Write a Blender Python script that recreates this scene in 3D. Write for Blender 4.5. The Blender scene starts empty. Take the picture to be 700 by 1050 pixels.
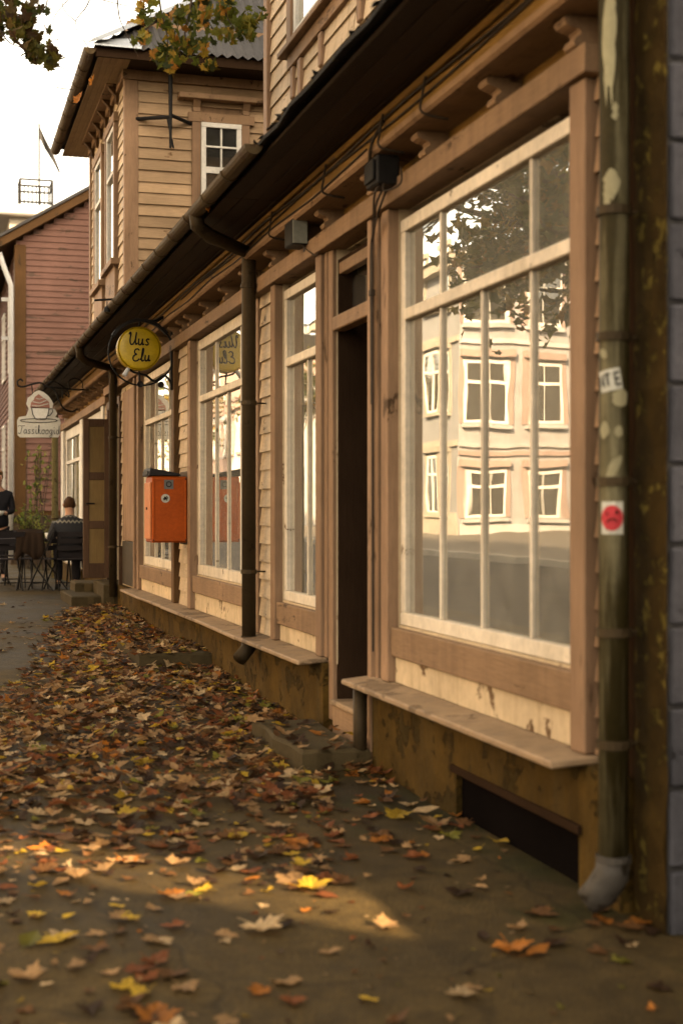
import bpy, bmesh, math, random
from mathutils import Vector, Matrix
R = math.radians
rng = random.Random(7)
SC = bpy.context.scene
COL = SC.collection

# ------------------------------------------------------------------ camera, sky, sun, exposure
F, CX, HY = 1458.0, 350.0, 526.0                 # focal length and principal point in pixels of the 700x1050 photograph
TH = math.atan(420.0 / F); DC = 2.2; CH = 1.3    # yaw off the facade, distance from the facade, eye height
cam_d = bpy.data.cameras.new('camera'); cam = bpy.data.objects.new('camera', cam_d); COL.objects.link(cam)
cam.location = (-DC, 0, CH); cam.rotation_euler = (R(90), 0, -TH)
cam_d.sensor_fit = 'VERTICAL'; cam_d.sensor_height = 36; cam_d.sensor_width = 24; cam_d.lens = 50
cam_d.shift_y = 1 / 1050; cam_d.clip_start = .05; cam_d.clip_end = 2000
cam_d.dof.use_dof = True; cam_d.dof.focus_distance = 12.5; cam_d.dof.aperture_fstop = 2.4
SC.camera = cam
SUN_EL, SUN_DX, SUN_DY = R(27), -.68, .73        # light travels towards (SUN_DX, SUN_DY)
w = bpy.data.worlds.new('World'); SC.world = w; w.use_nodes = True
nt = w.node_tree; nt.nodes.clear()
wo = nt.nodes.new('ShaderNodeOutputWorld'); bg = nt.nodes.new('ShaderNodeBackground')
sky = nt.nodes.new('ShaderNodeTexSky'); sky.sky_type = 'NISHITA'; sky.sun_disc = False
sky.sun_elevation = SUN_EL; sky.sun_rotation = math.atan2(-SUN_DX, -SUN_DY); sky.dust_density = 3; sky.air_density = 1.2
hs = nt.nodes.new('ShaderNodeHueSaturation'); hs.inputs['Saturation'].default_value = .25
nt.links.new(sky.outputs[0], hs.inputs['Color']); nt.links.new(hs.outputs[0], bg.inputs[0]); nt.links.new(bg.outputs[0], wo.inputs[0])
bg.inputs[1].default_value = .15
sl = bpy.data.lights.new('sun', 'SUN'); sl.energy = 4.0; sl.angle = R(1.2); sl.color = (1, .86, .68)
so = bpy.data.objects.new('sun', sl); COL.objects.link(so); so.location = (20, -20, 30)
so.rotation_euler = Vector((SUN_DX * math.cos(SUN_EL), SUN_DY * math.cos(SUN_EL), -math.sin(SUN_EL))).to_track_quat('-Z', 'Y').to_euler()
vs = SC.view_settings; vs.view_transform = 'Standard'; vs.look = 'None'; vs.gamma = 1; vs.exposure = 2.35
try:
    vs.use_white_balance = True; vs.white_balance_temperature = 9000; vs.white_balance_tint = 10
except Exception: pass
SC.render.engine = 'CYCLES'
SC.cycles.use_denoising = True; SC.cycles.max_bounces = 8; SC.cycles.diffuse_bounces = 1
SC.cycles.transparent_max_bounces = 12; SC.cycles.caustics_reflective = False; SC.cycles.caustics_refractive = False

# photograph pixel -> place on a known plane of the street
def _dir(x):
    u = (x - CX) / F
    return math.sin(TH) + u * math.cos(TH), math.cos(TH) - u * math.sin(TH)
def onX(x, y, X=0.0):
    dx, dy = _dir(x); t = (X + DC) / dx
    return Vector((X, dy * t, CH - (y - HY) / F * t))
def onY(x, y, Y):
    dx, dy = _dir(x); t = Y / dy
    return Vector((-DC + dx * t, Y, CH - (y - HY) / F * t))
def ground(y):
    t = min(1, max(0, (y - 7.5) / 8.5)); return .17 * t
def sstep(a, b, x):
    t = min(1, max(0, (x - a) / (b - a))); return t * t * (3 - 2 * t)
def gz(x, y):
    z = ground(y)
    return z

# ------------------------------------------------------------------ materials
MATS = {}
def nodes(name):
    m = bpy.data.materials.new(name); m.use_nodes = True
    t = m.node_tree; b = t.nodes['Principled BSDF']
    return m, t, b
def N(t, kind, **kw):
    n = t.nodes.new(kind)
    for k, v in kw.items():
        if k in n.inputs: n.inputs[k].default_value = v
        else: setattr(n, k, v)
    return n
def c4(c): return (c[0], c[1], c[2], 1)
def surf(name, col, rough=.6, metal=0., var=.18, vscale=1.5, spots=None, spot_scale=6., spot_amt=.5, grain=None, bump=.25, bump_scale=40., rand=.14, spec=.08, streak=None):
    """procedural surface: base colour with slow tone drift, a second colour in ragged spots (wear, dirt, lichen), grain and bump"""
    if name in MATS: return MATS[name]
    m, t, b = nodes(name); L = t.links.new
    geo = N(t, 'ShaderNodeNewGeometry'); pos = geo.outputs['Position']
    mp = N(t, 'ShaderNodeMapping'); L(pos, mp.inputs[0])
    if grain: mp.inputs['Scale'].default_value = grain
    n1 = N(t, 'ShaderNodeTexNoise', Scale=vscale, Detail=5., Roughness=.6); L(pos, n1.inputs[0])
    mr = N(t, 'ShaderNodeMapRange'); L(n1.outputs[0], mr.inputs[0])
    mr.inputs[1].default_value = .3; mr.inputs[2].default_value = .7; mr.inputs[3].default_value = 1 - var; mr.inputs[4].default_value = 1 + var
    oi = N(t, 'ShaderNodeObjectInfo'); mr2 = N(t, 'ShaderNodeMapRange'); L(oi.outputs['Random'], mr2.inputs[0])
    mr2.inputs[3].default_value = 1 - rand; mr2.inputs[4].default_value = 1 + rand
    mu = N(t, 'ShaderNodeMath', operation='MULTIPLY'); L(mr.outputs[0], mu.inputs[0]); L(mr2.outputs[0], mu.inputs[1])
    n2 = N(t, 'ShaderNodeTexNoise', Scale=bump_scale, Detail=4., Roughness=.65); L(mp.outputs[0], n2.inputs[0])
    mr3 = N(t, 'ShaderNodeMapRange'); L(n2.outputs[0], mr3.inputs[0]); mr3.inputs[1].default_value = .25; mr3.inputs[2].default_value = .75
    mr3.inputs[3].default_value = .86; mr3.inputs[4].default_value = 1.14
    mu2 = N(t, 'ShaderNodeMath', operation='MULTIPLY'); L(mu.outputs[0], mu2.inputs[0]); L(mr3.outputs[0], mu2.inputs[1])
    cur = N(t, 'ShaderNodeRGB'); cur.outputs[0].default_value = c4(col); out = cur.outputs[0]
    hgt = n2.outputs[0]
    if spots:
        ns = N(t, 'ShaderNodeTexNoise', Scale=spot_scale, Detail=9., Roughness=.7, Distortion=.3); ms = N(t, 'ShaderNodeMapping'); L(pos, ms.inputs[0]); ms.inputs['Scale'].default_value = tuple(math.sqrt(g) * 1.15 for g in grain) if grain else (1, 1, 1); L(ms.outputs[0], ns.inputs[0])
        rp = N(t, 'ShaderNodeMapRange'); L(ns.outputs[0], rp.inputs[0])
        rp.inputs[1].default_value = .735 - .34 * spot_amt; rp.inputs[2].default_value = .765 - .34 * spot_amt
        mx = N(t, 'ShaderNodeMix', data_type='RGBA'); L(rp.outputs[0], mx.inputs[0]); L(out, mx.inputs[6]); mx.inputs[7].default_value = c4(spots)
        out = mx.outputs[2]
        ad = N(t, 'ShaderNodeMath', operation='SUBTRACT'); L(n2.outputs[0], ad.inputs[0]); L(rp.outputs[0], ad.inputs[1]); hgt = ad.outputs[0]
    if streak:
        n4 = N(t, 'ShaderNodeTexNoise', Scale=1., Detail=6., Roughness=.7); m4 = N(t, 'ShaderNodeMapping'); L(pos, m4.inputs[0]); m4.inputs['Scale'].default_value = (9, 9, .7); L(m4.outputs[0], n4.inputs[0])
        r4 = N(t, 'ShaderNodeMapRange'); L(n4.outputs[0], r4.inputs[0]); r4.inputs[1].default_value = .48; r4.inputs[2].default_value = .72; r4.inputs[4].default_value = .75
        mx = N(t, 'ShaderNodeMix', data_type='RGBA'); L(r4.outputs[0], mx.inputs[0]); L(out, mx.inputs[6]); mx.inputs[7].default_value = c4(streak); out = mx.outputs[2]
    vm = N(t, 'ShaderNodeVectorMath', operation='SCALE'); L(out, vm.inputs[0]); L(mu2.outputs[0], vm.inputs['Scale'])
    L(vm.outputs[0], b.inputs['Base Color'])
    b.inputs['Roughness'].default_value = rough; b.inputs['Metallic'].default_value = metal
    if 'Specular IOR Level' in b.inputs: b.inputs['Specular IOR Level'].default_value = spec
    bp = N(t, 'ShaderNodeBump', Strength=bump, Distance=.01); L(hgt, bp.inputs['Height']); L(bp.outputs[0], b.inputs['Normal'])
    MATS[name] = m; return m

GY = (30, 3, 30)      # grain runs along the street
GX = (3, 30, 30)      # grain runs away from the street
GZ = (30, 30, 3)      # grain runs upright
BARE = (.10, .062, .036)
surf('cream', (0.5537, 0.402, 0.264), spots=BARE, spot_scale=1.6, spot_amt=.34, grain=GY, bump_scale=3., streak=(.36, .25, .15))
surf('cream_x', (0.4171, 0.2681, 0.1585), spots=(0.1971, 0.1098, 0.05544), spot_scale=1.2, spot_amt=.34, grain=GX, bump_scale=2.5, rand=.22)
surf('tan', (0.2673, 0.1581, 0.09109), spots=(.075, .042, .022), spot_scale=1.0, spot_amt=.40, grain=GY, bump_scale=3., streak=(.17, .098, .06))
surf('tan_z', (0.2728, 0.1604, 0.09675), spots=(.075, .042, .022), spot_scale=1.0, spot_amt=.36, grain=GZ, bump_scale=3., streak=(.17, .098, .06))
surf('panel', (0.6144, 0.4512, 0.288), spots=(.15, .08, .04), spot_scale=4., spot_amt=.42, bump_scale=14., streak=(.42, .29, .17))
surf('pale', (.70, .58, .45), spots=(.20, .13, .08), spot_scale=7., spot_amt=.30, bump_scale=25., rand=.05, streak=(.52, .41, .29))
surf('white_paint', (0.6808, 0.6256, 0.552), spots=(.25, .18, .13), spot_scale=6., spot_amt=.1, bump_scale=25., rand=.05)
surf('sill', (0.3217, 0.2099, 0.1256), spots=(0.1796, 0.117, 0.07038), spot_scale=3., spot_amt=.55, bump_scale=18., bump=.7, streak=(.22, .15, .10))
surf('ochre', (0.218, 0.1148, 0.03272), spots=BARE, spot_scale=1., spot_amt=.42, grain=GY, bump_scale=3.)
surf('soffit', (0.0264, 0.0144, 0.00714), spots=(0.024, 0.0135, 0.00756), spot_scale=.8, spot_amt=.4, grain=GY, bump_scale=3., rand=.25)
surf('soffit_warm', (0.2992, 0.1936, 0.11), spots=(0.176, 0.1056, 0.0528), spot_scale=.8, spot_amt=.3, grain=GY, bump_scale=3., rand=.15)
surf('plinth', (0.06998, 0.03758, 0.008652), spots=(0.03888, 0.02297, 0.005616), spot_scale=5.5, spot_amt=.55, bump_scale=30., bump=.9, rough=.9, var=.35, vscale=3., streak=(.06, .038, .014))
surf('painted_dark', (.006, .0045, .004), rough=1., spec=0.)
surf('dark_wood', (0.028, 0.0154, 0.0091), spec=.0, grain=GZ, bump_scale=3., rough=.6)
surf('roofing', (0.021, 0.018, 0.0156), spots=(0.042, 0.036, 0.018), spot_scale=5., bump=.8, rough=.85)
surf('zinc', (0.336, 0.352, 0.368), rough=.45, metal=.6, var=.1)
surf('corrugated', (0.0748, 0.068, 0.0646), rough=.6, metal=.3, spots=(0.136, 0.1088, 0.0816), spot_scale=3., spot_amt=.3)
surf('gutter', (0.072, 0.04612, 0.02243), rough=.6, metal=.25, spots=(0.054, 0.02812, 0.01462), spot_scale=4., spot_amt=.5, bump=.3)
surf('pipe', (0.0308, 0.02228, 0.0081), rough=.5, metal=.15, spots=(0.03348, 0.02506, 0.0108), spot_scale=9., spot_amt=.45, vscale=4., bump=.2, streak=(.26, .22, .13))
surf('pipe_dark', (0.04435, 0.02912, 0.0154), rough=.5, metal=.2, spots=(0.0252, 0.01593, 0.00847), spot_scale=4., spot_amt=.4, bump=.2)
surf('zinc_shoe', (.055, .047, .04), rough=.45, metal=.1, spots=(.02, .015, .01), spot_scale=16., spot_amt=.5, bump=.3)
surf('flake', (0.2618, 0.2244, 0.1356), rough=.8, rand=.05)
surf('iron', (.018, .016, .015), rough=.5, metal=.3, var=.3)
surf('cable', (.05, .035, .025), rough=.6)
surf('orange', (.36, .060, .009), rough=.5, var=.12, vscale=5., spots=(.2, .035, .01), spot_scale=14., spot_amt=.2, bump=.08, spec=.15)
surf('orange_lit', (.50, .17, .07), rough=.5, var=.1, bump=.05)  # lit street side of the mailbox, its brightness put into the colour
surf('lid', (.03, .026, .026), rough=.55, var=.3)
surf('yellow', (0.4321, 0.2788, 0.01394), rough=.4, var=.12, vscale=6., bump=.04, spots=(0.2439, 0.1394, 0.01394), spot_scale=12., spot_amt=.06, spec=.5)
surf('yellow_rim', (0.32, 0.2, 0.016), rough=.45, var=.12, bump=.04)
surf('ink', (.012, .01, .01), rough=.5)
surf('sign_white', (0.576, 0.544, 0.48), rough=.5, var=.05, bump=.03)
surf('icing', (.40, .19, .15), rough=.5, var=.05, bump=.03)
surf('brick_grey', (0.0608, 0.0584, 0.0656), rough=.85, spots=(0.04477, 0.03936, 0.03961), spot_scale=7., spot_amt=.35, bump_scale=22., bump=.9)
surf('mortar', (0.0448, 0.042, 0.042), rough=.95, bump=.8)
surf('lichen', (0.0252, 0.01393, 0.003456), rough=.95, spots=(.075, .052, .012), spot_scale=15., spot_amt=.55, bump_scale=18., bump=.9, var=.4, vscale=5.)
surf('pink_siding', (0.1613, 0.08368, 0.06571), rough=.8, spots=(0.09288, 0.05719, 0.04334), spot_scale=.9, spot_amt=.5, grain=(2.2, 26, 26), bump_scale=2.5, var=.15)
surf('brown_board', (0.096, 0.04704, 0.0192), grain=GZ, bump_scale=2., spots=(0.048, 0.028, 0.0144), spot_scale=.6, spot_amt=.4)
surf('stone', (0.0672, 0.0442, 0.0286), rough=.9, spots=(0.028, 0.0208, 0.0132), spot_scale=3., bump=1., bump_scale=9.)
surf('step_stone', (0.06396, 0.04478, 0.02214), rough=.85, spots=(0.0738, 0.0533, 0.02214), spot_scale=5., spot_amt=.4, bump=.8, bump_scale=25.)
surf('door_brown', (0.0896, 0.048, 0.0288), rough=.5, grain=GZ, bump_scale=2.)
surf('door_ochre', (0.192, 0.1198, 0.0512), rough=.5, grain=GZ, bump_scale=2.)
surf('white_metal', (0.525, 0.51, 0.495), rough=.45)
surf('lamp_face', (0.24, 0.232, 0.192), rough=.3)
surf('sticker_red', (0.4125, 0.0375, 0.045), rough=.4, bump=.02)
surf('sticker_white', (0.462, 0.434, 0.364), rough=.5, bump=.02)
surf('sticker_grey', (.16, .15, .14), rough=.5, bump=.02)
surf('skin', (.50, .27, .18), rough=.5, bump=.02)
surf('hair', (.085, .04, .02), rough=.6, bump_scale=200., bump=.5)
surf('hair_fair', (.30, .17, .08), rough=.6, bump_scale=200., bump=.5)
surf('cloth_black', (.018, .017, .02), rough=.9, bump_scale=150.)
surf('cloth_dark', (.035, .03, .032), rough=.9, bump_scale=150.)
surf('cloth_brown', (.03, .018, .012), rough=.9, bump_scale=150.)
surf('china', (.75, .72, .66), rough=.25, var=.03, bump=.0)
surf('bark', (.07, .05, .036), rough=.9, grain=GZ, bump_scale=2., bump=1., spots=(.13, .11, .07), spot_scale=1., spot_amt=.3)
surf('plaster_peach', (.37, .335, .315), rough=.8, var=.14, streak=(.31, .27, .25))
surf('plaster_grey', (.24, .23, .22), rough=.8, var=.12)
surf('plaster_buff', (.33, .28, .22), rough=.8, var=.12)
surf('plaster_white', (.42, .39, .36), rough=.8, var=.12)
surf('plaster_rose', (.32, .22, .18), rough=.8, var=.12)
surf('plaster_bounce', (.74, .62, .48), rough=.8, var=.1)  # wall colour raised so the unseen house opposite bounces light
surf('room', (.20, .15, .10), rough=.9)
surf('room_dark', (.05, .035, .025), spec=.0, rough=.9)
surf('asphalt', (.055, .048, .042), rough=.85, var=.25, vscale=.8, bump_scale=60., bump=.8, spots=(.035, .032, .03), spot_scale=1.2)
surf('kerb', (.30, .27, .23), rough=.85, bump=.6)
surf('paving_light', (.15, .125, .10), rough=.85, bump=.5)
surf('pole_green', (.20, .17, .085), rough=.7, spots=(.1, .07, .04), spot_scale=6.)

def pavement_mat():
    m, t, b = nodes('pavement'); L = t.links.new
    pos = N(t, 'ShaderNodeNewGeometry').outputs['Position']
    n1 = N(t, 'ShaderNodeTexNoise', Scale=.9, Detail=6., Roughness=.6, Distortion=.4); L(pos, n1.inputs[0])
    r = N(t, 'ShaderNodeValToRGB'); L(n1.outputs[0], r.inputs[0])
    r.color_ramp.elements[0].position = .32; r.color_ramp.elements[0].color = (.028, .018, .007, 1)
    r.color_ramp.elements[1].position = .70; r.color_ramp.elements[1].color = (.078, .049, .018, 1)
    n2 = N(t, 'ShaderNodeTexNoise', Scale=90., Detail=3., Roughness=.7); L(pos, n2.inputs[0])
    r2 = N(t, 'ShaderNodeMapRange'); L(n2.outputs[0], r2.inputs[0]); r2.inputs[1].default_value = .3; r2.inputs[2].default_value = .7; r2.inputs[3].default_value = .45; r2.inputs[4].default_value = 1.55
    sp = N(t, 'ShaderNodeSeparateXYZ'); L(pos, sp.inputs[0])
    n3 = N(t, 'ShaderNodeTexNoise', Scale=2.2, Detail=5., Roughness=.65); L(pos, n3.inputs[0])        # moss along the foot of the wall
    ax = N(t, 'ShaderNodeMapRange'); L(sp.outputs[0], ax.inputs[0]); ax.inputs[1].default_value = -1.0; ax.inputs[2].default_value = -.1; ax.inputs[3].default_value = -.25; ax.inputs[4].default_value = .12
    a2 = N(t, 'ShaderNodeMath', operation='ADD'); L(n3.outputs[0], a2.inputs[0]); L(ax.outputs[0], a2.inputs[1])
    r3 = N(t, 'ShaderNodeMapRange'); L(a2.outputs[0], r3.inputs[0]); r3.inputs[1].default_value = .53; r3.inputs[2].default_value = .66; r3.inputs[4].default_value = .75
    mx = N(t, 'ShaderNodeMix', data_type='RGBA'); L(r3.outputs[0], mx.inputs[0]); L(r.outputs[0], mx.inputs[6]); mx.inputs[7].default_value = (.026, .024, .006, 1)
    # cracks
    n5 = N(t, 'ShaderNodeTexNoise', Scale=9., Detail=6., Roughness=.7); L(pos, n5.inputs[0]); r5 = N(t, 'ShaderNodeMapRange'); L(n5.outputs[0], r5.inputs[0]); r5.inputs[1].default_value = .3; r5.inputs[2].default_value = .7; r5.inputs[3].default_value = .62; r5.inputs[4].default_value = 1.38
    vo = N(t, 'ShaderNodeTexVoronoi', feature='DISTANCE_TO_EDGE', Scale=.5); 
    nd = N(t, 'ShaderNodeTexNoise', Scale=3., Detail=4.); L(pos, nd.inputs[0])
    va = N(t, 'ShaderNodeMix', data_type='VECTOR'); va.inputs[0].default_value = .18; L(pos, va.inputs[4]); L(nd.outputs['Color'], va.inputs[5]); L(va.outputs[1], vo.inputs[0])
    rc = N(t, 'ShaderNodeMapRange'); L(vo.outputs[0], rc.inputs[0]); rc.inputs[2].default_value = .006; rc.inputs[3].default_value = .6
    m1 = N(t, 'ShaderNodeMath', operation='MULTIPLY'); L(r2.outputs[0], m1.inputs[0]); L(rc.outputs[0], m1.inputs[1])
    m5 = N(t, 'ShaderNodeMath', operation='MULTIPLY'); L(m1.outputs[0], m5.inputs[0]); L(r5.outputs[0], m5.inputs[1])
    vm = N(t, 'ShaderNodeVectorMath', operation='SCALE'); L(mx.outputs[2], vm.inputs[0]); L(m5.outputs[0], vm.inputs['Scale'])
    L(vm.outputs[0], b.inputs['Base Color'])
    rr = N(t, 'ShaderNodeMapRange'); L(n1.outputs[0], rr.inputs[0]); rr.inputs[1].default_value = .3; rr.inputs[2].default_value = .7; rr.inputs[3].default_value = .52; rr.inputs[4].default_value = .85
    L(rr.outputs[0], b.inputs['Roughness']); b.inputs['Specular IOR Level'].default_value = .12
    bp = N(t, 'ShaderNodeBump', Strength=.7, Distance=.006); L(m1.outputs[0], bp.inputs['Height']); L(bp.outputs[0], b.inputs['Normal'])
    MATS['pavement'] = m
pavement_mat()

def glass_mat(name='glass', dust=.11, tint=(.72, .74, .66)):
    m = bpy.data.materials.new(name); m.use_nodes = True; t = m.node_tree; L = t.links.new; t.nodes.clear()
    o = N(t, 'ShaderNodeOutputMaterial'); tr = N(t, 'ShaderNodeBsdfTransparent'); tr.inputs[0].default_value = c4(tint)
    gl = N(t, 'ShaderNodeBsdfGlossy'); gl.inputs['Roughness'].default_value = .0; gl.inputs[0].default_value = (.96, .95, .92, 1)
    pos = N(t, 'ShaderNodeNewGeometry').outputs['Position']
    n = N(t, 'ShaderNodeTexNoise', Scale=2.4, Detail=1.5, Roughness=.4); L(pos, n.inputs[0])
    bp = N(t, 'ShaderNodeBump', Strength=.075, Distance=.012); L(n.outputs[0], bp.inputs['Height']); L(bp.outputs[0], gl.inputs['Normal'])
    fr = N(t, 'ShaderNodeFresnel', IOR=1.52)
    s1 = N(t, 'ShaderNodeMath', operation='SUBTRACT'); s1.inputs[0].default_value = 1; L(fr.outputs[0], s1.inputs[1])
    p = N(t, 'ShaderNodeMath', operation='POWER'); L(s1.outputs[0], p.inputs[0]); p.inputs[1].default_value = 4.0      # double window: four faces
    s2 = N(t, 'ShaderNodeMath', operation='SUBTRACT'); s2.inputs[0].default_value = 1; L(p.outputs[0], s2.inputs[1])
    mx = N(t, 'ShaderNodeMixShader'); L(s2.outputs[0], mx.inputs[0]); L(tr.outputs[0], mx.inputs[1]); L(gl.outputs[0], mx.inputs[2])
    df = N(t, 'ShaderNodeBsdfDiffuse'); df.inputs[0].default_value = (.80, .73, .62, 1)
    n2 = N(t, 'ShaderNodeTexNoise', Scale=9., Detail=6., Roughness=.7); L(pos, n2.inputs[0])
    md = N(t, 'ShaderNodeMapRange'); L(n2.outputs[0], md.inputs[0]); md.inputs[1].default_value = .3; md.inputs[2].default_value = .8; md.inputs[3].default_value = dust * .5; md.inputs[4].default_value = dust * 1.6
    m2 = N(t, 'ShaderNodeMixShader'); L(md.outputs[0], m2.inputs[0]); L(mx.outputs[0], m2.inputs[1]); L(df.outputs[0], m2.inputs[2])
    L(m2.outputs[0], o.inputs[0]); MATS[name] = m
glass_mat(); glass_mat('glass_far', .03, (.55, .55, .53))

def leaf_mat():
    m = bpy.data.materials.new('leaf'); m.use_nodes = True; t = m.node_tree; L = t.links.new; b = t.nodes['Principled BSDF']
    at = N(t, 'ShaderNodeAttribute', attribute_name='leafcol')
    pos = N(t, 'ShaderNodeNewGeometry').outputs['Position']
    n = N(t, 'ShaderNodeTexNoise', Scale=45., Detail=4., Roughness=.6); L(pos, n.inputs[0])
    r = N(t, 'ShaderNodeMapRange'); L(n.outputs[0], r.inputs[0]); r.inputs[1].default_value = .25; r.inputs[2].default_value = .75; r.inputs[3].default_value = .6; r.inputs[4].default_value = 1.3
    oi = N(t, 'ShaderNodeObjectInfo'); r2 = N(t, 'ShaderNodeMapRange'); L(oi.outputs['Random'], r2.inputs[0]); r2.inputs[3].default_value = .75; r2.inputs[4].default_value = 1.2
    mm = N(t, 'ShaderNodeMath', operation='MULTIPLY'); L(r.outputs[0], mm.inputs[0]); L(r2.outputs[0], mm.inputs[1])
    vm = N(t, 'ShaderNodeVectorMath', operation='SCALE'); L(at.outputs['Color'], vm.inputs[0]); L(mm.outputs[0], vm.inputs['Scale'])
    L(vm.outputs[0], b.inputs['Base Color']); b.inputs['Roughness'].default_value = .6; b.inputs['Specular IOR Level'].default_value = .2
    tl = N(t, 'ShaderNodeBsdfTranslucent'); L(vm.outputs[0], tl.inputs[0])
    mx = N(t, 'ShaderNodeMixShader'); mx.inputs[0].default_value = .45; L(b.outputs[0], mx.inputs[1]); L(tl.outputs[0], mx.inputs[2])
    L(mx.outputs[0], t.nodes['Material Output'].inputs[0]); MATS['leaf'] = m
leaf_mat()

def sweater_mat():
    m, t, b = nodes('sweater'); L = t.links.new
    pos = N(t, 'ShaderNodeNewGeometry').outputs['Position']; sp = N(t, 'ShaderNodeSeparateXYZ'); L(pos, sp.inputs[0])
    # knitted zigzag yoke: two pale zigzag rows
    wv = N(t, 'ShaderNodeMath', operation='PINGPONG'); L(sp.outputs[0], wv.inputs[0]); wv.inputs[1].default_value = .03
    def band(z0, wd):
        a = N(t, 'ShaderNodeMath', operation='SUBTRACT'); L(sp.outputs[2], a.inputs[0]); a.inputs[1].default_value = z0
        s = N(t, 'ShaderNodeMath', operation='SUBTRACT'); L(a.outputs[0], s.inputs[0]); L(wv.outputs[0], s.inputs[1])
        ab = N(t, 'ShaderNodeMath', operation='ABSOLUTE'); L(s.outputs[0], ab.inputs[0])
        lt = N(t, 'ShaderNodeMath', operation='LESS_THAN'); L(ab.outputs[0], lt.inputs[0]); lt.inputs[1].default_value = wd
        return lt
    b1 = band(1.16, .014); b2 = band(1.24, .007)
    mxm = N(t, 'ShaderNodeMath', operation='MAXIMUM'); L(b1.outputs[0], mxm.inputs[0]); L(b2.outputs[0], mxm.inputs[1])
    mx = N(t, 'ShaderNodeMix', data_type='RGBA'); L(mxm.outputs[0], mx.inputs[0]); mx.inputs[6].default_value = (.02, .02, .024, 1); mx.inputs[7].default_value = (.22, .20, .16, 1)
    L(mx.outputs[2], b.inputs['Base Color']); b.inputs['Roughness'].default_value = .95
    n = N(t, 'ShaderNodeTexNoise', Scale=120.); bp = N(t, 'ShaderNodeBump', Strength=.5, Distance=.01); L(n.outputs[0], bp.inputs['Height']); L(bp.outputs[0], b.inputs['Normal'])
    MATS['sweater'] = m
sweater_mat()

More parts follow.
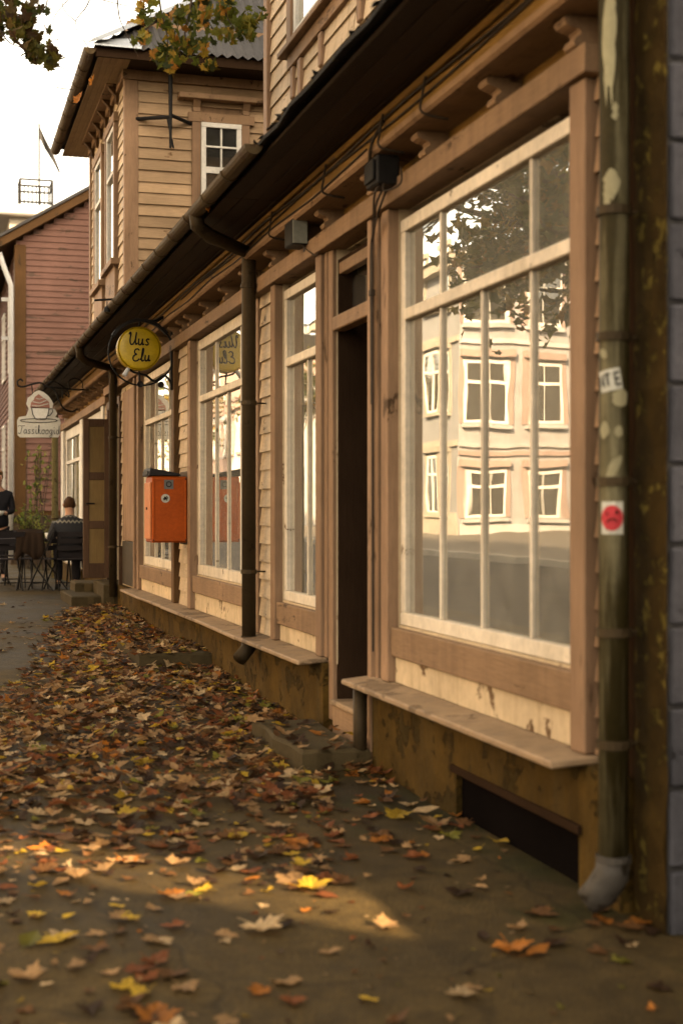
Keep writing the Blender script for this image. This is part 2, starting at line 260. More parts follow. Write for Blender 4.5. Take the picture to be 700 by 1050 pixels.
# ------------------------------------------------------------------ mesh helpers
def tag(o, label=None, cat=None, group=None, kind=None):
    if label: o['label'] = label
    if cat: o['category'] = cat
    if group: o['group'] = group
    if kind: o['kind'] = kind
    return o
def empty(name, loc, label=None, cat=None, group=None):
    e = bpy.data.objects.new(name, None); COL.objects.link(e); e.location = loc; e.empty_display_size = .1
    return tag(e, label, cat, group)
def origin(o):
    p = Vector(o.location); q = o.parent
    while q: p = p + q.location; q = q.parent
    return p
class MB:
    def __init__(s): s.v = []; s.f = []; s.mi = []; s.m = 0
    def add(s, vs_, fs):
        b = len(s.v); s.v += [tuple(v) for v in vs_]
        for f in fs: s.f.append(tuple(b + i for i in f)); s.mi.append(s.m)
        return s
    def box(s, x0, x1, y0, y1, z0, z1, j=0):
        P = [Vector((x, y, z)) for x in (x0, x1) for y in (y0, y1) for z in (z0, z1)]
        if j: P = [p + Vector((rng.uniform(-j, j), rng.uniform(-j, j), rng.uniform(-j, j))) for p in P]
        return s.add(P, [(0, 1, 3, 2), (4, 6, 7, 5), (0, 4, 5, 1), (2, 3, 7, 6), (0, 2, 6, 4), (1, 5, 7, 3)])
    def obox(s, c, ax, ay, az):
        """box from centre and three half-axis vectors"""
        c = Vector(c); P = [c + i * Vector(ax) + j * Vector(ay) + k * Vector(az) for i in (-1, 1) for j in (-1, 1) for k in (-1, 1)]
        return s.add(P, [(0, 1, 3, 2), (4, 6, 7, 5), (0, 4, 5, 1), (2, 3, 7, 6), (0, 2, 6, 4), (1, 5, 7, 3)])
    def prism(s, poly, d):
        """poly: list of 3D points (planar), d: extrusion vector"""
        n = len(poly); d = Vector(d); P = [Vector(p) for p in poly]; P += [p + d for p in P]
        fs = [tuple(range(n))[::-1], tuple(range(n, 2 * n))] + [(i, (i + 1) % n, n + (i + 1) % n, n + i) for i in range(n)]
        return s.add(P, fs)
    def tube(s, pts, r, n=8, caps=True):
        pts = [Vector(p) for p in pts]; rs = r if isinstance(r, (list, tuple)) else [r] * len(pts)
        base = len(s.v); up = None
        for i, p in enumerate(pts):
            if i == 0: d = pts[1] - pts[0]
            elif i == len(pts) - 1: d = pts[-1] - pts[-2]
            else: d = (pts[i + 1] - p).normalized() + (p - pts[i - 1]).normalized()
            d.normalize()
            if up is None: up = Vector((0, 0, 1)) if abs(d.z) < .9 else Vector((1, 0, 0))
            a = d.cross(up)
            if a.length < 1e-5: a = d.cross(Vector((0, 1, 0)))
            a.normalize(); b = a.cross(d).normalized(); up = b
            for k in range(n):
                t = 2 * math.pi * k / n
                s.v.append(tuple(p + rs[i] * (math.cos(t) * a + math.sin(t) * b)))
        for i in range(len(pts) - 1):
            for k in range(n):
                s.f.append((base + i * n + k, base + i * n + (k + 1) % n, base + (i + 1) * n + (k + 1) % n, base + (i + 1) * n + k)); s.mi.append(s.m)
        if caps:
            s.f.append(tuple(base + k for k in range(n))[::-1]); s.mi.append(s.m)
            s.f.append(tuple(base + (len(pts) - 1) * n + k for k in range(n))); s.mi.append(s.m)
        return s
    def build(s, name, mat, parent=None, bevel=0, smooth=False, kind=None, label=None):
        me = bpy.data.meshes.new(name)
        lo = [min(v[i] for v in s.v) for i in range(3)]; hi = [max(v[i] for v in s.v) for i in range(3)]
        c = Vector([(lo[i] + hi[i]) / 2 for i in range(3)])
        me.from_pydata([tuple(Vector(v) - c) for v in s.v], [], s.f)
        mats = mat if isinstance(mat, (list, tuple)) else [mat]
        for m in mats: me.materials.append(MATS[m])
        if len(mats) > 1:
            for p, i in zip(me.polygons, s.mi): p.material_index = i
        bm = bmesh.new(); bm.from_mesh(me); bmesh.ops.recalc_face_normals(bm, faces=bm.faces[:])
        if bevel:
            bmesh.ops.bevel(bm, geom=bm.edges[:], offset=bevel, segments=1, affect='EDGES', clamp_overlap=True)
        bm.to_mesh(me); bm.free()
        if smooth:
            for p in me.polygons: p.use_smooth = True
        o = bpy.data.objects.new(name, me); COL.objects.link(o)
        if parent: o.parent = parent; o.location = c - origin(parent)
        else: o.location = c
        if kind: o['kind'] = kind
        if label: o['label'] = label
        return o
def box(name, mat, parent, x0, x1, y0, y1, z0, z1, bevel=0, j=0, **k): return MB().box(x0, x1, y0, y1, z0, z1, j).build(name, mat, parent, bevel, **k)
def share(o, name, parent, wloc):
    """another object with the same mesh, at a world place"""
    c = bpy.data.objects.new(name, o.data); COL.objects.link(c); c.parent = parent
    c.location = Vector(wloc) - (origin(parent) if parent else Vector((0, 0, 0))); return c
def smooth_path(P, n=6):
    P = [Vector(p) for p in P]; out = []
    for i in range(len(P) - 1):
        p0 = P[max(i - 1, 0)]; p1 = P[i]; p2 = P[i + 1]; p3 = P[min(i + 2, len(P) - 1)]
        for k in range(n):
            t = k / n
            out.append(.5 * ((2 * p1) + (p2 - p0) * t + (2 * p0 - 5 * p1 + 4 * p2 - p3) * t * t + (3 * p1 - p0 - 3 * p2 + p3) * t ** 3))
    out.append(P[-1]); return out
def dup(root, parent=None, loc=None, rz=None):
    c = root.copy(); COL.objects.link(c); c.parent = parent
    if loc is not None: c.location = loc
    if rz is not None: c.rotation_euler = (c.rotation_euler[0], c.rotation_euler[1], rz)
    for ch in [o for o in bpy.data.objects if o.parent == root]: dup(ch, c)
    return c

# lapped boards on an upright wall. axis 'y': wall faces -X at x=X; axis 'x': wall faces -Y at y=Y
def lap_boards(parent, mat, axis, P, a0, a1, z0, z1, sp=.125, name='siding_board', th=.022, cut=None, bevel=0):
    """one object for each board; cut(z) may give other ends for a board"""
    n = int(round((z1 - z0) / sp)); cache = {}
    for i in range(n):
        z = z0 + i * sp
        spans = cut(z + sp / 2) if cut else [(a0, a1)]
        if a1 - a0 > 2.5:                       # long courses are pieced from two boards
            q = []
            for b0, b1 in spans:
                if b1 - b0 > 1.2: m = b0 + (b1 - b0) * rng.choice((.22, .35, .5, .64, .8)); q += [(b0, m - .003), (m, b1)]
                else: q.append((b0, b1))
            spans = q
        for (b0, b1) in spans:
            if b1 - b0 < .03: continue
            key = (round(b0, 3), round(b1, 3))
            tx = rng.uniform(-.003, .003)
            if key not in cache:
                h = sp + .012
                prof = [(-th, 0), (-.004, h), (.012, h), (.012, 0)]
                if axis == 'y': poly = [(p, b0, q) for p, q in prof]; d = (0, b1 - b0, 0)
                else: poly = [(b0, p, q) for p, q in prof]; d = (b1 - b0, 0, 0)
                o = MB().prism(poly, d).build(name, mat, None, bevel)
                cache[key] = (o, Vector(o.location))
                o.parent = parent; base = Vector(o.location)
            else:
                o0, base = cache[key]; o = share(o0, name, parent, (0, 0, 0))
            zj = z + rng.uniform(-.004, .004); off = Vector((P + tx, 0, zj)) if axis == 'y' else Vector((0, P + tx, zj))
            o.location = base + off - origin(parent)

# ------------------------------------------------------------------ ground, street
SETY0, SETY1 = -30, 160
def sheet(name, mat, x0, x1, zf, y0=SETY0, y1=SETY1, ny=60, nx=6, th=None):
    mb = MB(); V = []; Fc = []
    ys = sorted(set([y0 + (y1 - y0) * i / ny for i in range(ny + 1)] + [7.5, 9, 10.5, 12, 13.5, 15, 16]))
    for y in ys:
        for i in range(nx + 1):
            x = x0 + (x1 - x0) * i / nx; V.append((x, y, zf(x, y)))
    k = nx + 1
    for a in range(len(ys) - 1):
        for i in range(nx): Fc.append((a * k + i, a * k + i + 1, (a + 1) * k + i + 1, (a + 1) * k + i))
    mb.add(V, Fc); o = mb.build(name, mat); o['kind'] = 'structure'; return o
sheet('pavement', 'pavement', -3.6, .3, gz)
sheet('road', 'asphalt', -9.4, -3.6, lambda x, y: ground(y) - .13 + .18 * sstep(-5, -9.4, x) + .004 * max(0, y - 16))
sheet('pavement_across_street', 'paving_light', -30, -9.4, lambda x, y: ground(y) + .17 + .35 * sstep(-9.4, -16, x) + .004 * max(0, y - 16))
mb = MB().box(-3.6, -3.48, SETY0, SETY1, -.4, .006); mb.build('kerb', 'kerb')['kind'] = 'structure'
def ridge(name, x0, x1, dz, mat):
    mb = MB(); ys = [SETY0, 7.5, 16, 60, SETY1]
    zz = lambda y: ground(y) + dz + .004 * max(0, y - 16)
    for a, b in zip(ys[:-1], ys[1:]):
        P = [(x0, a, zz(a) - .3), (x1, a, zz(a) - .3), (x1, a, zz(a)), (x0, a, zz(a)), (x0, b, zz(b) - .3), (x1, b, zz(b) - .3), (x1, b, zz(b)), (x0, b, zz(b))]
        mb.add(P, [(0, 1, 2, 3), (4, 7, 6, 5), (0, 4, 5, 1), (1, 5, 6, 2), (2, 6, 7, 3), (3, 7, 4, 0)])
    o = mb.build(name, mat); o['kind'] = 'structure'; return o
ridge('kerb_across_street', -9.95, -9.38, .185, 'kerb')
mb = MB().add([(-600, -600, -.45), (600, -600, -.45), (600, 900, -.45), (-600, 900, -.45)], [(0, 1, 2, 3)]); mb.build('ground', 'asphalt')['kind'] = 'structure'

# ------------------------------------------------------------------ the shop building
SHOP = empty('shop_building', (1, 12, 0), 'long low cream wooden shop front with big paned windows and a peeling cornice', 'building')
Y_A, Y_B = 4.18, 25.5
ZT = 3.2
wins = [dict(y0=4.59, y1=6.66, z0=.75, z1=2.74), dict(y0=8.05, y1=9.07, z0=.73, z1=2.755), dict(y0=9.78, y1=12.2, z0=.77, z1=2.79), dict(y0=13.2, y1=15.45, z0=.75, z1=2.78),
        dict(y0=19.15, y1=21.6, z0=.62, z1=2.70), dict(y0=21.95, y1=24.8, z0=.62, z1=2.70)]
opens = [(q['y0'], q['y1'], q['z0'], 2.80 if q['y0'] < 18 else 2.715) for q in wins] + [(6.99, 7.78, .24, 2.79), (17.25, 18.38, .45, 2.62)]
opens.sort()
# sheathing behind the boards, pierced for the windows and doors
mb = MB(); y = 4.31
for (a, b, z0, z1) in opens:
    mb.box(.012, .24, y, a, .44, 2.80 if a < 18 else 2.715); mb.box(.012, .24, a, b, .44, z0 - .001) if z0 > .46 else None
    if z1 < 2.7: mb.box(.012, .24, a, b, z1, 2.715)
    y = b
mb.box(.012, .24, y, Y_B, .44, 2.715); mb.box(.075, .24, Y_A, Y_B, 2.80, ZT)
WALL = mb.build('wall', 'panel', SHOP)
# rooms behind the glass
mb = MB()
mb.box(.24, 4.2, Y_A, Y_B, .38, .44); mb.box(4.2, 4.3, Y_A, Y_B, .38, ZT); mb.box(.24, 4.2, Y_A, Y_B, ZT - .15, ZT - .05)
for yy in (4.2, 6.9, 7.9, 12.7, 16.2, 25.3): mb.box(.24, 4.2, yy - .05, yy + .05, .44, ZT - .15)
mb.build('interior', 'room', SHOP)
# plinth
mb = MB()
VY0, VY1 = 4.5, 5.70
pts = [Y_A + .02, VY0]
for a, b, z in ((Y_A, VY0, -.35), (VY0, VY1, .20), (VY1, 6.90, -.35), (7.86, 17.2, -.35), (18.45, Y_B, -.35)):
    mb = MB(); V_ = []; Fs = []; n = max(1, int((b - a) / .35))
    for i in range(n + 1):
        y = a + (b - a) * i / n; xb = -.05 + rng.uniform(-.008, .008); V_ += [(xb, y, z), (xb + rng.uniform(-.006, .006), y, .438), (.3, y, .438), (.3, y, z)]
        if i: Fs += [(4 * i - 4 + k, 4 * i - 4 + (k + 1) % 4, 4 * i + (k + 1) % 4, 4 * i + k) for k in range(4)]
    mb.add(V_, Fs + [(3, 2, 1, 0), (4 * n, 4 * n + 1, 4 * n + 2, 4 * n + 3)]).build('plinth', 'plinth', SHOP)
box('cellar_dark_block', 'painted_dark', SHOP, -.022, .29, VY0, VY1, -.34, .199)  # solid block, the cellar's darkness painted on as near-black
box('cellar_lintel', 'dark_wood', SHOP, -.068, -.045, VY0 - .03, VY1 + .03, .192, .225, .003)

def seg_boards(name, mat, parent, x0, x1, ya, yb, z0, z1, L=2.6, bevel=.004, j=.002):
    n = max(1, round((yb - ya) / L))
    for i in range(n):
        a = ya + (yb - ya) * i / n; b = ya + (yb - ya) * (i + 1) / n - .003
        box(name, mat, parent, x0, x1, a, b, z0, z1, bevel, j)
# entablature
seg_boards('header_board', 'tan', SHOP, -.07, .074, 4.42, 18.5, 2.802, 2.905)
seg_boards('header_board', 'tan', SHOP, -.05, .074, 18.5, 25.4, 2.718, 2.83)
seg_boards('frieze_board', 'ochre', SHOP, .05, .074, 4.25, 25.4, 2.907, 3.03, L=3.1)
mb = MB()
prof = [(.07, 3.022), (-.15, 3.022), (-.165, 3.035), (-.165, 3.062), (-.13, 3.078), (-.10, 3.082), (.07, 3.082)]
seg = 9
for i in range(seg):
    a = 4.25 + (25.4 - 4.25) * i / seg; b = 4.25 + (25.4 - 4.25) * (i + 1) / seg - .004
    MB().prism([(p, a, q + rng.uniform(-.004, .004)) for p, q in prof], (0, b - a, 0)).build('cornice', 'tan', SHOP)
seg_boards('fascia_board', 'ochre', SHOP, -.135, .07, 4.25, 25.4, 3.083, 3.20, L=3.3)
mb = MB(); seg_boards('moulding', 'ochre', SHOP, -.165, -.136, 4.25, 25.4, 3.168, 3.2, L=3.3, bevel=.006)
# corbels
prof = [(.06, .0), (-.035, .0), (-.052, .007), (-.058, .020), (-.050, .034), (-.034, .044), (-.030, .054), (-.040, .064), (-.064, .070), (-.085, .078), (-.094, .090), (-.088, .104), (-.075, .108), (.06, .108)]
co = MB().prism([(p, 0, q) for p, q in prof], (0, .085, 0)).build('corbel', 'tan', None)
c0 = Vector(co.location); first = True
def corbel(y, z=2.912):
    global first
    o = co if first else share(co, 'corbel', SHOP, (0, 0, 0)); first = False
    o.parent = SHOP; o.location = c0 + Vector((-.012, y, z)) - origin(SHOP)
for y in (4.50, 5.22, 6.05, 6.85, 7.75, 8.25, 9.05, 9.85, 10.6, 11.4, 12.15, 12.55, 13.05, 13.8, 14.5, 15.2, 15.9, 16.7): corbel(y)
for y in (18.7, 19.25, 19.8, 20.35, 20.9, 21.5, 22.1, 22.7, 23.3, 23.9, 24.5): corbel(y)
# eaves: soffit planks, roof, gutter
for i in range(4):
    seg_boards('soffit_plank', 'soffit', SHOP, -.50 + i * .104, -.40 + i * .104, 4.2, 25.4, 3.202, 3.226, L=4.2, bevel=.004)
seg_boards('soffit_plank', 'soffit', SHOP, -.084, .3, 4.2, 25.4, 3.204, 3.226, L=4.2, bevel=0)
mb = MB(); ny = 70
RP = [(-.56, 3.262), (2.4, 4.35)]
prev = None
for i in range(ny + 1):
    y = 4.15 + (25.45 - 4.15) * i / ny; e = rng.uniform(-.012, .018); s_ = rng.uniform(-.008, .008)
    cur = [(-.56 + e, y, 3.228 + s_), (-.56 + e, y, 3.25 + s_), (2.4, y, 4.36), (2.4, y, 4.33)]
    b = len(mb.v); mb.v += cur
    if i: 
        for k in range(4): mb.f.append((b - 4 + k, b - 4 + (k + 1) % 4, b + (k + 1) % 4, b + k)); mb.mi.append(0)
mb.f.append((0, 1, 2, 3)); mb.mi.append(0); b = len(mb.v) - 4; mb.f.append((b + 3, b + 2, b + 1, b)); mb.mi.append(0)
ROOF = mb.build('roof', 'roofing', SHOP)
# ragged lumps of moss and litter along the roof edge
mb = MB()
for i in range(420):
    y = rng.uniform(4.3, 23.3) if i < 200 else rng.uniform(4.3, 9); r = rng.uniform(.008, .028); c = Vector((-.53 + rng.uniform(-.02, .03), y, 3.248 + r * .3))
    P = [c + Vector((rng.uniform(-1, 1) * r, rng.uniform(-1.6, 1.6) * r, rng.uniform(-.4, .9) * r)) for _ in range(6)]
    mb.add(P, [(0, 1, 2), (0, 2, 3), (0, 3, 4), (1, 2, 5), (2, 3, 5), (3, 4, 5), (0, 4, 1), (1, 4, 5)])
mb.build('moss', 'roofing', SHOP, kind='stuff')
def half_gutter(parent, path, r, mat, name='gutter', n=9):
    """half-round gutter along a straight path"""
    A, B = Vector(path[0]), Vector(path[1]); d = (B - A).normalized(); side = Vector((0, 0, 1)).cross(d).normalized(); up = d.cross(side)
    if up.z < 0: up = -up
    mb = MB(); V = []
    for rr in (r, r - .006):
        for P in (A, B):
            for k in range(n):
                t = math.pi * k / (n - 1); V.append(P + rr * (math.cos(t) * side - math.sin(t) * up))
    f = []
    for k in range(n - 1):
        f.append((k, k + 1, n + k + 1, n + k)); f.append((2 * n + k, 3 * n + k, 3 * n + k + 1, 2 * n + k + 1))
    f += [(0, n, 3 * n, 2 * n), (n - 1, 3 * n - 1, 4 * n - 1, 2 * n - 1), tuple(range(n)), tuple(range(n, 2 * n))]
    mb.add(V, f); g = mb.build(name, mat, parent, smooth=False)
    L = (B - A).length; q = int(L / .62)
    for i in range(1, q):
        P = A + d * (L * i / q)
        V = []
        mbh = MB()
        for s_ in (-.012, .012):
            for k in range(n):
                t = math.pi * k / (n - 1); V.append(P + d * s_ + (r + .007) * (math.cos(t) * side - math.sin(t) * up))
        for s_ in (-.012, .012):
            for k in range(n):
                t = math.pi * k / (n - 1); V.append(P + d * s_ + (r - .001) * (math.cos(t) * side - math.sin(t) * up))
        f = []
        for k in range(n - 1): f += [(k, k + 1, n + k + 1, n + k), (k, 2 * n + k, 2 * n + k + 1, k + 1), (n + k, n + k + 1, 3 * n + k + 1, 3 * n + k)]
        mbh.add(V, f); mbh.build('bracket', mat, g)
    return g
half_gutter(SHOP, ((-.575, 7.3, 3.235), (-.575, 23.6, 3.24)), .05, 'gutter')

# downpipes
def downpipe(parent, pts, r, mat, clamps, shoe=None, name='downpipe', shoe_mat='zinc_shoe', n=14):
    p = MB().tube(pts, r, n).build(name, mat, parent, smooth=True)
    for (c, wx) in clamps:
        c = Vector(c); MB().tube([c + Vector((0, 0, -.014)), c + Vector((0, 0, .014))], r + .008, n).build('clamp', 'pipe_dark', p)
        MB().tube([c, c + Vector((wx, 0, 0))], .006, 6).build('clamp_pin', 'pipe_dark', p)
    if shoe: MB().tube(shoe[0], shoe[1], n).build('shoe', shoe_mat, p, smooth=True); MB().tube([Vector(shoe[0][0]) + Vector((0, 0, -.012)), Vector(shoe[0][0]) + Vector((0, 0, .012))], shoe[1][0] + .004, n).build('seam', shoe_mat, p)
    return p
PA = Vector((-.115, onX(628.5, 500, -.115).y, 0)); RA = .049
pa = downpipe(SHOP, [(PA.x, PA.y, .18), (PA.x, PA.y, 1.2), (PA.x + .003, PA.y, 2.6), (PA.x, PA.y, 3.05), (PA.x, PA.y, 3.26)], RA, 'pipe',
              [((PA.x, PA.y, q), .14) for q in (.565, .92, 1.40, 1.86, 2.26)],
              ([(PA.x, PA.y, .20), (PA.x - .006, PA.y, .15), (PA.x - .035, PA.y + .02, .09), (PA.x - .075, PA.y + .04, .055)], [RA + .004, RA + .007, RA + .006, RA * .9]))
downpipe(SHOP, [(-.12, 9.5, .42), (-.12, 9.5, 3.0), (-.13, 9.47, 3.07), (-.46, 9.12, 3.10), (-.56, 9.02, 3.14), (-.575, 9.0, 3.24)], .048, 'pipe_dark',
         [((-.12, 9.5, .9), .12), ((-.12, 9.5, 2.05), .12), ((-.12, 9.5, 2.85), .12)],
         ([(-.12, 9.5, .45), (-.125, 9.49, .38), (-.2, 9.44, .31)], [.05, .052, .05]), shoe_mat='pipe_dark')
downpipe(SHOP, [(-.12, 17.05, .3), (-.12, 17.05, 2.95), (-.14, 17.0, 3.02), (-.48, 16.6, 3.05), (-.56, 16.5, 3.10), (-.575, 16.45, 3.22)], .048, 'pipe_dark', [((-.12, 17.05, .9), .12), ((-.12, 17.05, 2.2), .12)])
downpipe(SHOP, [(-.13, 25.2, .17), (-.13, 25.2, 3.0), (-.3, 25.1, 3.08), (-.56, 23.5, 3.18)], .06, 'pole_green', [((-.13, 25.2, 1.2), .12)])
MB().tube([(-.105, 6.93, -.05), (-.105, 6.93, .43)], .036, 10).build('drain_pipe', 'pipe_dark', SHOP, smooth=True)

# ------------------------------------------------------------------ windows
def window(parent, y0, y1, z0, z1, tz, up, low, mat='pale', fw=.062, name='window', glass='glass', X=.02, inner=True):
    """frame as the part; panes, bars, inner frame as its pieces. up/low: bar places above and below the transom, 0..1"""
    mb = MB()
    x0, x1 = X + .0, X + .062
    mb.box(x0, x1, y0, y1, z0, z0 + fw); mb.box(x0, x1, y0, y1, z1 - fw, z1)
    mb.box(x0 + .002, x1, y0, y0 + fw, z0 + fw, z1 - fw); mb.box(x0 + .002, x1, y1 - fw, y1, z0 + fw, z1 - fw)
    w_ = mb.build(name, mat, parent, bevel=.004)
    a, b = y0 + fw, y1 - fw; bar = .011
    def panes(zl, zh, bars):
        ys = [a] + [a + (b - a) * t for t in bars] + [b]
        for i in range(len(ys) - 1):
            p = ys[i] + (bar if i else 0) + .0005; q = ys[i + 1] - (bar if i < len(ys) - 2 else 0) - .0005
            t1 = rng.uniform(-.0012, .0012); t2 = rng.uniform(-.0012, .0012)
            P = [(X + .03 + t1, p, zl), (X + .03 - t1, q, zl), (X + .03 - t1 + t2, q, zh), (X + .03 + t1 + t2, p, zh)]
            MB().prism(P, (.004, 0, 0)).build('pane', glass, w_)
            if i: box('glazing_bar', mat, w_, X + .014, X + .046, ys[i] - bar, ys[i] + bar, zl, zh, .004)
    if tz:
        box('transom', mat, w_, X - .004, X + .06, a, b, tz - .028, tz + .028, .005)
        panes(z0 + fw, tz - .029, low); panes(tz + .029, z1 - fw, up)
    else: panes(z0 + fw, z1 - fw, low)
    if inner:
        mb = MB(); xi0, xi1 = X + .17, X + .215
        xe = .236 if X < .1 else X + .2
        mb.box(X + .065, xe, y0 - .002, y0 + .012, z0, z1); mb.box(X + .065, xe, y1 - .012, y1 + .002, z0, z1)
        mb.box(X + .065, xe, y0 + .013, y1 - .013, z0 - .002, z0 + .015); mb.box(X + .065, xe, y0 + .013, y1 - .013, z1 - .015, z1 + .002)
        for yy in [y0 + .013, y1 - .085]: mb.box(xi0, xi1, yy, yy + .045, z0 + .016, z1 - .016)
        mb.box(xi0 + .004, xi1 - .004, y0 + .09, y1 - .09, z0 + .016, z0 + .085)
        if tz: mb.box(xi0 + .006, xi1 - .006, y0 + .09, y1 - .09, tz - .04, tz + .04)
        mb.build('inner_frame', mat, w_)
    return w_
W = wins
# big near window: photo bars at x 447, 489, 539 between 409 and 595
def fr(x, q): return (onX(x, 500, .02).y - (q['y0'] + .062)) / (q['y1'] - q['y0'] - .124)
w1 = window(SHOP, W[0]['y0'], W[0]['y1'], W[0]['z0'], W[0]['z1'], 2.27, sorted([fr(448, W[0]), fr(540, W[0])]), sorted([fr(448, W[0]), fr(490, W[0]), fr(540, W[0])]))
w2 = window(SHOP, W[1]['y0'], W[1]['y1'], W[1]['z0'], W[1]['z1'], 2.28, [], [.45])
w3 = window(SHOP, W[2]['y0'], W[2]['y1'], W[2]['z0'], W[2]['z1'], 2.28, [.28, .72], [.28, .5, .72], fw=.085)
w4 = window(SHOP, W[3]['y0'], W[3]['y1'], W[3]['z0'], W[3]['z1'], 2.27, [.27, .70], [.27, .5, .72], fw=.085)
w5 = window(SHOP, W[4]['y0'], W[4]['y1'], W[4]['z0'], W[4]['z1'], 2.15, [.5], [.5], 'white_paint', fw=.14)
w6 = window(SHOP, W[5]['y0'], W[5]['y1'], W[5]['z0'], W[5]['z1'], 2.15, [.5], [.5], 'white_paint', fw=.16)
w1['label'] = 'largest window nearest the near corner, seven panes'; w2['label'] = 'narrow window beside the dark doorway'
# casing posts beside the windows (full posts stand on the sill)
def post(ya, yb, z0, z1, x0=-.045, mat='tan_z', parent=SHOP, name='casing_post'): return box(name, mat, parent, x0, .02, ya, yb, z0, z1, .005, .002)
post(4.47, 4.587, .467, 2.799); post(6.665, 6.765, .467, 2.799); post(6.77, 6.86, .467, 2.799, -.02)
post(6.87, 6.925, .05, 2.799, -.03); post(6.93, 6.988, .05, 2.799, -.05)
post(7.782, 7.87, .12, 2.799, -.012); post(7.875, 7.93, .467, 2.799, -.02); post(7.935, 8.047, .467, 2.799, -.04)
post(9.073, 9.185, .467, 2.799); post(9.19, 9.27, .467, 2.799, -.02)
post(9.67, 9.777, .467, 2.799, -.02); post(12.203, 12.33, .467, 2.799, -.05)
post(13.06, 13.197, .467, 2.95, -.05, 'brown_board'); post(15.453, 15.57, .467, 2.799); post(15.74, 15.82, .467, 2.799, -.05)
post(18.9, 19.14, .467, 2.718, -.03, 'white_paint'); post(21.605, 21.945, .467, 2.718, -.03, 'white_paint'); post(24.805, 25.2, .467, 2.718, -.03, 'white_paint')
# aprons under the windows: a tan rail and a pale panel
for q in W[:4]:
    a, b = q['y0'] + .002, q['y1'] - .002
    box('apron_rail', 'tan', SHOP, -.03, .012, a, b, q['z0'] - .155, q['z0'] - .012, .005, .001)
    box('apron_panel', 'panel', SHOP, -.006, .012, a, b, .467, q['z0'] - .158, .002)
for q in W[4:]: box('apron_panel', 'white_paint', SHOP, -.006, .012, q['y0'], q['y1'], .467, q['z0'] - .003, .002)
# siding between the openings
box('corner_board', 'dark_wood', SHOP, -.03, .24, 4.135, 4.30, .445, 3.0, .004); lap_boards(WALL, 'tan', 'y', .012, 4.302, 4.465, .468, 2.79, .125)
for (a, b) in ((9.275, 9.667), (12.335, 13.027), (15.575, 15.738)): lap_boards(WALL, 'cream', 'y', .012, a + .002, b - .002, .468, 2.79, .125)
lap_boards(WALL, 'cream', 'y', .012, 16.87, 17.2, .9, 2.79, .125); lap_boards(WALL, 'cream', 'y', .012, 18.5, 18.89, .468, 2.70, .125)
for q in W[2:4]:
    pass
# the shut pinkish panel next to the cafe door, dark sheet at its foot
box('wall_panel', 'tan_z', SHOP, -.03, .012, 15.85, 16.86, .98, 2.72, .006); box('foot_sheet', 'pipe_dark', SHOP, -.035, .012, 15.86, 16.85, .47, .97, .004)
# sills
def sill(ya, yb, n=1, x0=-.185):
    for i in range(n):
        a = ya + (yb - ya) * i / n; b = ya + (yb - ya) * (i + 1) / n - .006
        t = rng.uniform(-.006, .006)
        P = [(x0 + rng.uniform(-.006, .006), a, .425 + t), (x0, a, .452 + t), (.0, a, .466), (.0, a, .44)]
        Q = [(x0 + rng.uniform(-.01, .006), b, .425 - t), (x0 + rng.uniform(-.01, .006), b, .452 - t), (.0, b, .466), (.0, b, .44)]
        MB().add(P + Q, [(0, 1, 2, 3), (7, 6, 5, 4), (0, 4, 5, 1), (1, 5, 6, 2), (2, 6, 7, 3), (3, 7, 4, 0)]).build('sill_board', 'sill', SHOP, bevel=.006)
sill(4.44, 7.02); sill(7.9, 9.62, 1); sill(9.66, 11.2); sill(11.2, 13.0); sill(13.0, 14.4); sill(14.4, 15.85)
# doorway
DW = MB()
DW.box(.02, .42, 6.991, 7.01, .245, 2.739); DW.box(.02, .42, 7.76, 7.779, .245, 2.739); DW.box(.02, .42, 7.011, 7.759, 2.72, 2.739)
DOOR = DW.build('doorway', 'dark_wood', SHOP)
box('transom_bar', 'tan', DOOR, -.02, .06, 7.011, 7.759, 2.33, 2.41, .006)
box('transom_pane', 'glass_far', DOOR, .10, .104, 7.011, 7.759, 2.412, 2.719)
box('lintel_strip', 'tan', DOOR, .02, .07, 7.011, 7.759, 2.655, 2.72, .004)
box('threshold', 'sill', DOOR, -.03, .42, 6.99, 7.78, .215, .244, .006)
box('threshold_riser', 'tan', DOOR, -.012, .02, 6.99, 7.78, -.05, .213, .004)
dl = box('door', 'dark_wood', SHOP, .38, .42, 7.012, 7.758, .246, 2.33, .004)
for z0, z1 in ((.42, .95), (1.08, 1.6), (1.72, 2.2)): box('door_panel', 'dark_wood', dl, .366, .381, 7.12, 7.66, z0, z1, .008)
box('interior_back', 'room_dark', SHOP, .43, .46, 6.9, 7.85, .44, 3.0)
# cafe doorway with one leaf swung out
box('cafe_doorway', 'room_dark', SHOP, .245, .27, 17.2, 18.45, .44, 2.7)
for a, b in ((17.18, 17.249), (18.382, 18.48)): post(a, b, .3, 2.65, -.03, 'door_brown')
box('door_header', 'door_brown', SHOP, -.03, .05, 17.2, 18.5, 2.62, 2.72, .004)
LEAF = empty('cafe_door', (0, 18.3, .46)); LEAF.parent = SHOP; LEAF.location = Vector((0, 18.3, .46)) - origin(SHOP)
LEAF.name = 'open_door'
lx0, lx1, ly0, ly1 = -.345, -.02, 18.28, 18.32
for a, b, c, d_ in ((lx0, lx0 + .075, .47, 2.50), (lx1 - .06, lx1, .47, 2.50)): box('stile', 'door_brown', LEAF, a, b, ly0, ly1, c, d_, .004)
zr = [(.47, .66), (1.10, 1.20), (1.72, 1.82), (2.40, 2.50)]
for c, d_ in zr: box('rail', 'door_brown', LEAF, lx0 + .076, lx1 - .061, ly0 + .001, ly1 - .001, c, d_, .004)
for i in range(3): box('door_panel', 'door_ochre', LEAF, lx0 + .076, lx1 - .061, ly0 + .012, ly1 - .012, zr[i][1], zr[i + 1][0], 0)
